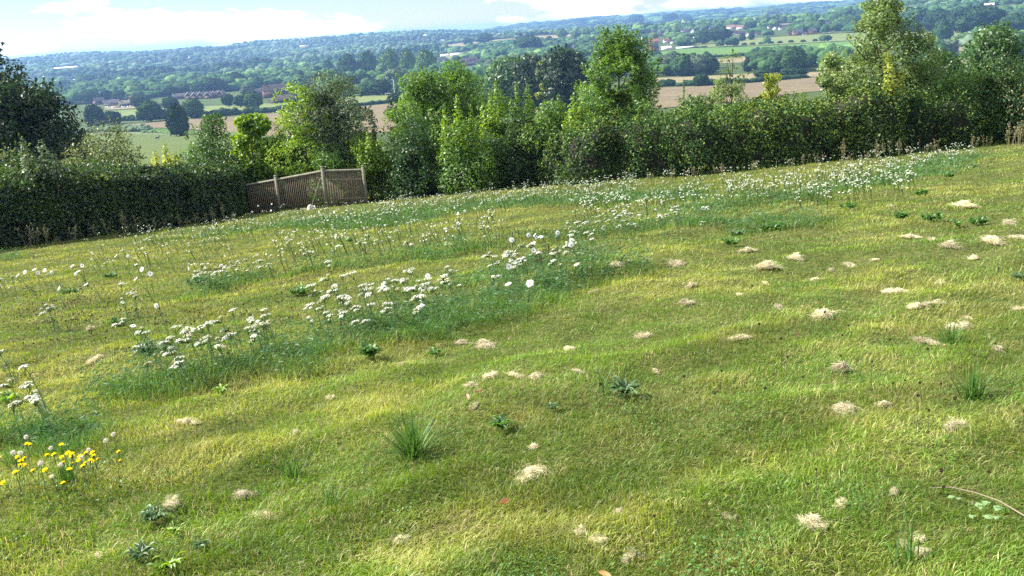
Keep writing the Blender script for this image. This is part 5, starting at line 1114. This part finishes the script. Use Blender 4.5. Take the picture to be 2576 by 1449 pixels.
HAY = [(605, 1243, 38, 'large pale clump above the brown one'), (438, 1288, 42, 'big brown straw clump over the crinkled weed leaves'), (1325, 1195, 48, 'long arching clump beyond the fallen orange leaf'), (1008, 1366, 36, 'brown clump at the view bottom below the rushes'),
 (2040, 1325, 48, 'bright white straw mound near the view bottom'), (2112, 1280, 28, 'tan clump just above the bright white mound'), (2312, 1345, 34, 'upper half of the long straw heap near the bramble runner'), (2320, 1385, 34, 'lower half of the long straw heap near the bramble runner'), (2275, 1362, 26, 'flat tan piece beside the long straw heap'),
 (1508, 1360, 30, 'pale flat clump next to the white grass ear'), (1462, 1345, 26, 'tan clump further from the white grass ear'), (1580, 1390, 24, 'small clump touching the white grass ear'), (745, 1102, 20, 'small bright clump above the long leaved tuft'), (482, 1082, 30, 'greyish clump behind the yellow flowers'), (1225, 870, 38, 'straw clump beyond the green weed rosettes'), (1160, 862, 26, 'straw streak joined to the clump beyond the rosettes'),
 (1292, 962, 30, 'bright clump in the middle of the straw line'), (1238, 970, 30, 'straw streak before the middle of the straw line'), (1350, 972, 30, 'pale clump after the middle of the straw line'), (1455, 962, 20, 'little clump at the end of the straw line'), (1188, 1000, 24, 'faint clump below the straw line'),
 (1618, 855, 30, 'bright upright clump on the open slope'), (1855, 868, 26, 'round tan clump with a dark rim'), (2068, 800, 40, 'big pale flat clump in the middle of the slope'), (1935, 675, 36, 'white flat clump high on the slope'), (1735, 722, 22, 'round white clump below the yarrow end'), (1733, 770, 24, 'loose white clump under the round one'), (2118, 935, 36, 'dark speckled clump with leaves in it'),
 (2350, 868, 36, 'rough clump beside the blue green grass tuft'), (2415, 828, 44, 'largest pale clump near the view edge'), (2508, 888, 30, 'flat tan clump near the view edge'), (2250, 738, 30, 'pale flat clump above the large one'), (2365, 706, 18, 'small grey clump high near the view edge'), (2095, 668, 16, 'small oval clump between two white streaks'), (2140, 662, 24, 'white streak shaped clump beside the oval one'), (2052, 690, 18, 'small faint clump below the oval one'),
 (2005, 655, 26, 'brown tinged clump over the faint one'), (1885, 635, 22, 'thin white clump at the yarrow foot'), (1700, 665, 30, 'loose pale clump at the yarrow foot'), (1550, 680, 26, 'first loose clump after the big yarrow drift'), (1500, 735, 18, 'tiny pale clump under the yarrow drift'), (1860, 742, 20, 'small dry clump in the middle slope'), (1958, 775, 24, 'straw streak pointing downhill'), (1925, 705, 16, 'little clump under the white flat one'),
 (2425, 522, 36, 'pale mound above the dark weed patch'), (2545, 568, 32, 'mound at the view edge high on the slope'), (2562, 595, 26, 'lower mound at the view edge high on the slope'), (2490, 610, 34, 'grey mound beneath the two edge mounds'), (2392, 628, 28, 'white flat mound in the high slope'), (2295, 590, 22, 'small mound below the dark weed patch'), (2345, 600, 20, 'tan mound next to the small one'), (2450, 655, 18, 'small pale speck of straw high on the slope'), (2195, 655, 16, 'faint straw fleck high on the slope'), (2240, 520, 12, 'tiny straw fleck near the far yarrow'),
 (2330, 770, 22, 'loose pale straw in three bits'), (2300, 775, 22, 'pale straw arch near the three bits'), (2360, 762, 22, 'curved straw bit nearer the edge'), (2565, 770, 22, 'white clump cut by the view edge'), (2440, 790, 18, 'small clump over the largest pale one'), (2130, 1035, 40, 'grey green tangled clump below the speckled one'), (2220, 1030, 24, 'pale streak beside the grey green tangle'), (1650, 940, 16, 'tiny white fleck right of the straw line'), (2400, 1095, 38, 'tan flattened clump low on the open slope'), (1345, 1130, 20, 'faint straw low between rosettes'),
 (1200, 1050, 22, 'brown dry patch under the straw line'), (830, 1000, 18, 'small dry clump near the central weeds'), (1012, 918, 22, 'dry clump beside the ragged rosette'), (240, 905, 26, 'faint dry clump before the leafy rosette'), (230, 830, 18, 'small tan clump beyond the seed specks'), (560, 880, 18, 'round dry clump at the yarrow foot'), (660, 1290, 34, 'scattered straw beside the large pale clump'), (1435, 885, 20, 'dry fleck below the thistle'), (1560, 1285, 24, 'dry spot near the slope middle bottom'), (2245, 1255, 26, 'dry tan tuft near the bramble runner tip'), (1830, 1290, 24, 'faint straw streak above the white mound'), (250, 1400, 26, 'dry straw at the view bottom by crinkled leaves')]
for n, (X, Y, Wp, lb) in enumerate(HAY):
    p = gp(X, Y + 4); s = Wp / FPX * depth(p) / .20 * 1.28; p[2] += .002; src = CP[(n * 5) % 12 if n >= 12 else n]; lb = lb.replace('right of', 'past')
    if n < 12: src.location = p; src['label'] = lb; src.scale = (s, s, s * .9); src.rotation_euler.z = n * 2.1
    else: dup(src, p, lb, g.uniform(0, 6), (s, s * g.uniform(.7, 1.1), s * g.uniform(.7, 1.2)))

# broad leaved rosettes, ribbed leaf weeds, rush tufts
def rosette(n, L, wid, up, pal, g, crinkle=.3):
    mb = MB(); k = 6
    for i in range(n):
        a = g.uniform(0, 6.28); l = L * g.uniform(.35, 1.1); u = up * g.uniform(.4, 1.5); t = np.linspace(0, 1, k); d = np.array([cos(a), sin(a)]); c = np.stack([d[0] * l * t, d[1] * l * t, l * (u * np.sin(t * 2.2))], -1) + [g.normal(0, .012), g.normal(0, .012), .02]
        w_ = wid * l * np.sin(np.clip(t, .06, .97) * pi) ** .7 * (1 + crinkle * np.cos(np.arange(k) * 3.14) + g.normal(0, .15, k)); s = np.array([-d[1], d[0], g.normal(0, .3)]) * w_[:, None]; V = np.stack([c - s, c + [0, 0, -.004], c + s], 1).reshape(-1, 3)
        F = [(3 * j + o, 3 * j + 1 + o, 3 * j + 4 + o, 3 * j + 3 + o) for j in range(k - 1) for o in (0, 1)]; col = lerp(pal[0], pal[1], np.array(g.random())) * g.uniform(.8, 1.3); mb.add(V, F, col)
    return mb
WC = ((.035, .10, .02), (.09, .20, .035)); WB = ((.045, .10, .035), (.13, .21, .085)); WY = ((.10, .2, .02), (.22, .34, .03))
WEED = [(755, 742, 60, WC, 'dark leafy weed rosette behind the middle yarrow drift'), (385, 885, 95, WB, 'bluish leafy rosette with one upright spike'), (925, 905, 85, WC, 'deep green ragged rosette below the middle yarrow drift'), (1575, 1005, 95, WB, 'big bluish rosette mixed with long grass in the open slope'), (1262, 1090, 75, WC, 'bright green leafy weed beyond the arching dry clump'),
 (395, 1325, 80, WB, 'crinkled grey green leaves under the brown straw clump'), (440, 1352, 50, WY, 'small yellow green leaves beside the crinkled ones'), (360, 1415, 75, WB, 'crinkled weed at the view bottom edge'), (430, 1440, 90, WY, 'lime green leaf patch at the view bottom edge'), (510, 1385, 40, WB, 'pale bluish leaf beside the crinkled bottom weed'), (180, 738, 55, WC, 'leafy clump below the edge daisies'), (1945, 572, 95, WC, 'broad weed patch along the foot of the yarrow belt'), (1850, 585, 60, WB, 'lower weed patch along the foot of the yarrow belt'),
 (1840, 617, 50, WC, 'small weed patch under the broad one'), (2270, 550, 70, WC, 'first part of the long dark weed patch high on the slope'), (2350, 556, 60, WC, 'middle part of the long dark weed patch high on the slope'), (2440, 560, 60, WC, 'last part of the long dark weed patch high on the slope'), (2420, 422, 70, WB, 'bluish weed near the far hedge end'), (2390, 440, 50, WC, 'dark weed under the bluish far one'), (880, 606, 28, WC, 'little dark weed alone in the far turf'), (545, 722, 70, WC, 'weed tangle under the small yarrow drift'), (600, 575, 40, WC, 'weed near the shaded hedge foot'), (500, 705, 50, WC, 'low leafy weed before the small yarrow drift'), (275, 695, 50, WB, 'grey leaf patch between the daisy groups'),
 (1390, 718, 70, WC, 'dark leaf mass among plantain spikes'), (1350, 655, 50, WC, 'leaf clump under the big daisy cluster'), (30, 1020, 70, WY, 'yellow green leafy tangle by the view edge'), (560, 1000, 45, WY, 'light green leaves at the foot of the yarrow patch'), (1095, 885, 40, WC, 'small leafy weed before the middle drift'), (300, 820, 50, WC, 'leafy patch with pale bits beyond the leafy rosette'), (2560, 700, 40, WB, 'bluish weed cut by the view edge'), (2140, 520, 60, WC, 'pale weed spot below the far yarrow crowd'), (1390, 1050, 34, WB, 'thin weed with silvery leaf above dry turf'), (2320, 480, 40, WC, 'low weed right under the far yarrow')]
g = np.random.default_rng(48)
for n, (X, Y, Wp, pal, lb) in enumerate(WEED):
    p = gp(X, Y + 6); L = Wp / FPX * depth(p) / 2; lb = lb.replace('right under', 'just under')
    m = int(44 + 10 * min(L / .12, 5)); mb = rosette(m, .12 if L > .12 else L, .11, .5, pal, g); V = np.concatenate(mb.V)
    if L > .12:      # wide patches: several crowns
        mb2 = MB()
        for q in range(int(3 + (L / .1) ** 1.5)):
            r_ = rosette(26, .10, .12, .7, pal, g); off = np.array([g.normal(0, L * .42), g.normal(0, L * .22), 0]); off[2] = float(hgt(p[0] + off[0], p[1] + off[1]) - p[2])
            for v, f, c in zip(r_.V, r_.F, r_.C): mb2.add(v + off, f - f.min(), c)
        mb = mb2
    ob = mb.build('weed_rosette', M['leaf']); ob.location = p + [0, 0, .01]; tag(ob, lb, 'weed', 'broad leaved weeds in the turf')
def tuft(n, L, spread, g, col, wd=.0028, bend=.5):
    mb = MB()
    for i in range(n):
        a = g.uniform(0, 6.28); l = L * g.uniform(.45, 1.1); th = abs(g.normal(0, spread)); t = np.linspace(0, 1, 6); d = np.array([cos(a), sin(a)]); ang = th * (1 + bend * t); dx = np.cumsum(np.sin(ang)) * l / 6; dz = np.cumsum(np.cos(ang)) * l / 6
        c = np.stack([d[0] * dx + g.normal(0, .02), d[1] * dx + g.normal(0, .02), dz - l / 6], -1); s = np.array([-d[1], d[0], 0]) * (wd * (1 - t ** 2) + .0004)[:, None]; V = np.stack([c - s, c + s], 1).reshape(-1, 3)
        mb.add(V, [(2 * j, 2 * j + 1, 2 * j + 3, 2 * j + 2) for j in range(5)], np.array(col) * g.uniform(.6, 1.5))
    return mb
for X, Y, L, n, sp, lb in [(1040, 1160, .32, 260, .85, 'large dark tuft of long stiff grass leaves in the lower slope'), (735, 1195, .24, 50, .6, 'smaller stiff grass tuft beside the large one'), (830, 1270, .18, 60, .5, 'low stiff grass tuft below the smaller one'), (1520, 1010, .22, 34, .6, 'long grass blades leaning over the bluish rosette'), (2445, 1010, .26, 160, .8, 'dark swept grass tuft near the view edge'),
                           (2390, 870, .22, 90, .7, 'bluish grass tuft beside the rough clump'), (1020, 750, .16, 40, .6, 'grass tuft within the middle drift'), (2170, 605, .34, 9, .2, 'few tall yellowing stalks alone on the slope'), (40, 1190, .2, 60, .6, 'grass tuft under the yellow flowers'), (180, 1250, .2, 90, .4, 'thin stalked tuft among the yellow flowers'), (2280, 1410, .26, 40, .8, 'long blades crossing the bottom of the view'), (110, 1105, .24, 90, .7, 'grey green drooping tuft behind the yellow flowers'), (360, 875, .3, 20, .5, 'sprays standing in the bluish rosette')]:
    p = gp(X, Y); ob = tuft(n, L, sp, g, (.065, .14, .03) if 'yellowing' not in lb else (.3, .32, .1), .0024).build('grass_tuft', M['grass']); ob.location = p; tag(ob, lb, 'grass tuft', 'tufts of long stiff grass')
# dead stalks and weeds along the hedges
g = np.random.default_rng(58); SP = []
for k in range(5):
    r = empty('dead_stalk', (0, 0, 0), 'x', 'dead stalk', 'dead flower stalks along the hedges'); H = [.75, .6, .9, .5, .7][k]; st = MB(); hd = MB(); cl = (.19, .17, .08)
    for q in range([4, 3, 5, 3, 4][k]):
        b = np.array([g.normal(0, .07), g.normal(0, .07), -.03]); tp = b + [g.normal(0, .1) + .06, g.normal(0, .08), H * g.uniform(.6, 1)]; st.add(*tube([b, (b + tp) / 2 + [0, 0, .03], tp], [.007, .006, .004], 4), cl)
        for j in range(7): c = b + (tp - b) * g.uniform(.5, 1); e = c + rdir(1, g)[0] * .07 + [0, 0, .04]; st.add(*tube([c, e], .003, 3), cl); V, F = leaves(np.tile(e, (6, 1)) + g.normal(0, .01, (6, 3)), rdir(6, g), .018, .6); hd.add(V, F, np.array((.20, .19, .09)) * g.uniform(.5, 1.4))
    st.build('stem', M['straw'], r); hd.build('dry_foliage', M['straw'], r); SP.append(reg(r))
SX = [72, 95, 120, 140, 190, 240, 275, 315, 325, 345, 385, 410, 455, 470, 495, 520, 540, 565, 590, 860, 885, 905, 1000, 1640, 1690, 1750, 1800, 1815, 1905, 1990, 2025, 2060, 2120, 2140, 2180, 2205, 2230, 2262, 2285, 2330, 2540, 2552, 2562, 2572, 2350, 2450, 2480]
BY = lambda X: float(np.interp(X, [0, 300, 600, 815, 920, 1200, 1500, 1750, 2000, 2250, 2576], [628, 590, 547, 517, 500, 480, 464, 444, 420, 394, 360]))
for n, X in enumerate(SX):
    p = gp(X, BY(X) + 5); k = n % 5; lb = f'brown dead stalk, {ordw(n + 1)} along the hedge foot from the oak end'; s = g.uniform(.6, 1.1) * (1.5 if X > 2530 else 1)
    if n < 5: SP[k].location = p; SP[k]['label'] = lb; SP[k].scale = (s, s, s)
    else: dup(SP[k], p, lb, g.uniform(0, 6), s)
# plantain spikes
g = np.random.default_rng(68); r0 = None
for n, (X, Y) in enumerate([(1262, 600), (1270, 605), (1250, 612), (1282, 598), (1290, 604), (1300, 602), (1310, 596), (1318, 600), (1325, 604), (1305, 612), (1275, 618), (1335, 606), (1256, 622), (1388, 660), (1395, 668), (1402, 655), (1350, 678), (1360, 684), (1370, 690), (1412, 672)]):
    p = gp(X, Y + 34); lb = f'dark brown plantain spike, {ordw(n + 1)} among the big daisies'
    if r0 is None:
        r0 = empty('plantain_spike', p, lb, 'plantain', 'brown plantain spikes'); MB().add(*tube([(0, 0, 0), (-.02, 0, .27)], .0022, 4), STEMC).build('stem', M['straw'], r0); MB().add(*tube([(-.02, 0, .26), (-.022, 0, .30), (-.025, 0, .345)], [.004, .008, .003], 6), (.09, .05, .025)).build('seed_spike', M['straw'], r0); reg(r0)
    else: dup(r0, p, lb, n, g.uniform(.8, 1.2))
# dark seed heads of clover and knapweed, sprinkled
mb = MB()
for X0, Y0, sx, sy, n in [(150, 800, 130, 40, 190), (700, 760, 160, 60, 130), (1150, 640, 160, 25, 70), (560, 690, 60, 30, 60), (250, 830, 200, 30, 120), (2200, 1000, 300, 250, 50), (900, 640, 300, 60, 90)]:
    for q in range(n):
        X_, Y_ = g.normal(X0, sx), g.normal(Y0, sy)
        if not (0 < X_ < 2576 and Y_ > BY(X_) + 10): continue
        p = gp(X_, Y_); t = p + [g.normal(0, .03), g.normal(0, .03), g.uniform(.10, .19)]; mb.add(*tube([p, t], .0015, 3), (.1, .09, .04)); V, F = fan([t, t, t], [(0, 0, 1), (1, 0, .2), (0, -1, .2)], .0085 * g.uniform(.7, 1.3), 6); mb.add(V, F, (.05, .032, .02))
tag(mb.build('clover_seedheads', M['straw']), 'small dark brown seed heads sprinkled over the turf', 'seed heads', kind='stuff')
# white grass ear, bramble runner, fallen leaves
root = empty('grass_ear', gp(1650, 1445), 'pale nodding grass ear leaning over the turf at the bottom of the view', 'grass ear'); o = np.array(root.location)
A = at(1582, 1376, gp(1600, 1400)[1]) - o; B = at(1640, 1420, gp(1600, 1400)[1]) - o
MB().add(*tube([(0, 0, 0), B, A], .0016, 4), (.35, .33, .16)).build('stem', M['straw'], root); sb = MB()
for k in range(14):
    t = k / 13; c = B + (A - B) * t; d = unit(A - B); sd = unit(np.cross(d, [0, 1, .3])) * (1 if k % 2 else -1); V, F = leaves([c + sd * .006], [np.cross(sd, d)], .010, .35, droop=d + sd); sb.add(V, F, (.78, .74, .58))
sb.build('spikelets', M['straw'], root)
root = empty('bramble_runner', gp(2570, 1345), 'long woody bramble runner with pale green leaves trailing over the turf', 'bramble'); o = np.array(root.location)
pth = [gp(X, Y) + [0, 0, h] - o for X, Y, h in [(2650, 1395, .02), (2570, 1348, .03), (2510, 1308, .05), (2450, 1275, .06), (2390, 1250, .05), (2335, 1243, .03)]]
MB().add(*tube(pth, [.0042, .0036, .003, .0024, .002, .001], 6), (.17, .14, .09)).build('stem', M['col'], root)
for X, Y, s in [(2460, 1300, .025), (2475, 1292, .02), (2505, 1316, .022), (2390, 1265, .014), (2440, 1330, .014), (2480, 1340, .018), (2500, 1345, .013), (2408, 1270, .01)]:
    c = gp(X, Y) + [0, 0, .03] - o; V, F = leaves(np.array([c, c + [.012, .004, 0]]), [(0, -.2, 1), (.2, .2, 1)], s, .7); MB().add(V, F, (.28, .42, .2)).build('leaf', M['leaf'], root)
for X, Y, s, lb in [(1270, 1275, .022, 'curled orange leaf fallen in the lower slope'), (1210, 1033, .02, 'brown dead leaf by the dry turf'), (2005, 858, .022, 'small tan leaf on the open slope'), (2370, 893, .022, 'folded dry leaf beside the rough clump'), (1520, 1445, .018, 'orange leaf scrap at the bottom of the view'), (1180, 1048, .022, 'reddish brown leaf under the dry streak')]:
    p = gp(X, Y) + [0, 0, .035]; G_, H_ = np.meshgrid(np.linspace(-1, 1, 6), np.linspace(-1, 1, 5)); V = np.stack([G_ * s * 1.3, H_ * s * .7 * (1 - .6 * G_ ** 2), s * .5 * (H_ ** 2) + .2 * s * G_], -1).reshape(-1, 3); F = np.array([(i * 6 + j, i * 6 + j + 1, i * 6 + j + 7, i * 6 + j + 6) for i in range(4) for j in range(5)])
    ob = MB().add(V, F, (.42, .20, .07) if 'orange' in lb else (.28, .17, .09)).build('fallen_leaf', M['straw']); ob.location = p; ob.rotation_euler = (.2, .3, X); tag(ob, lb, 'fallen leaf')
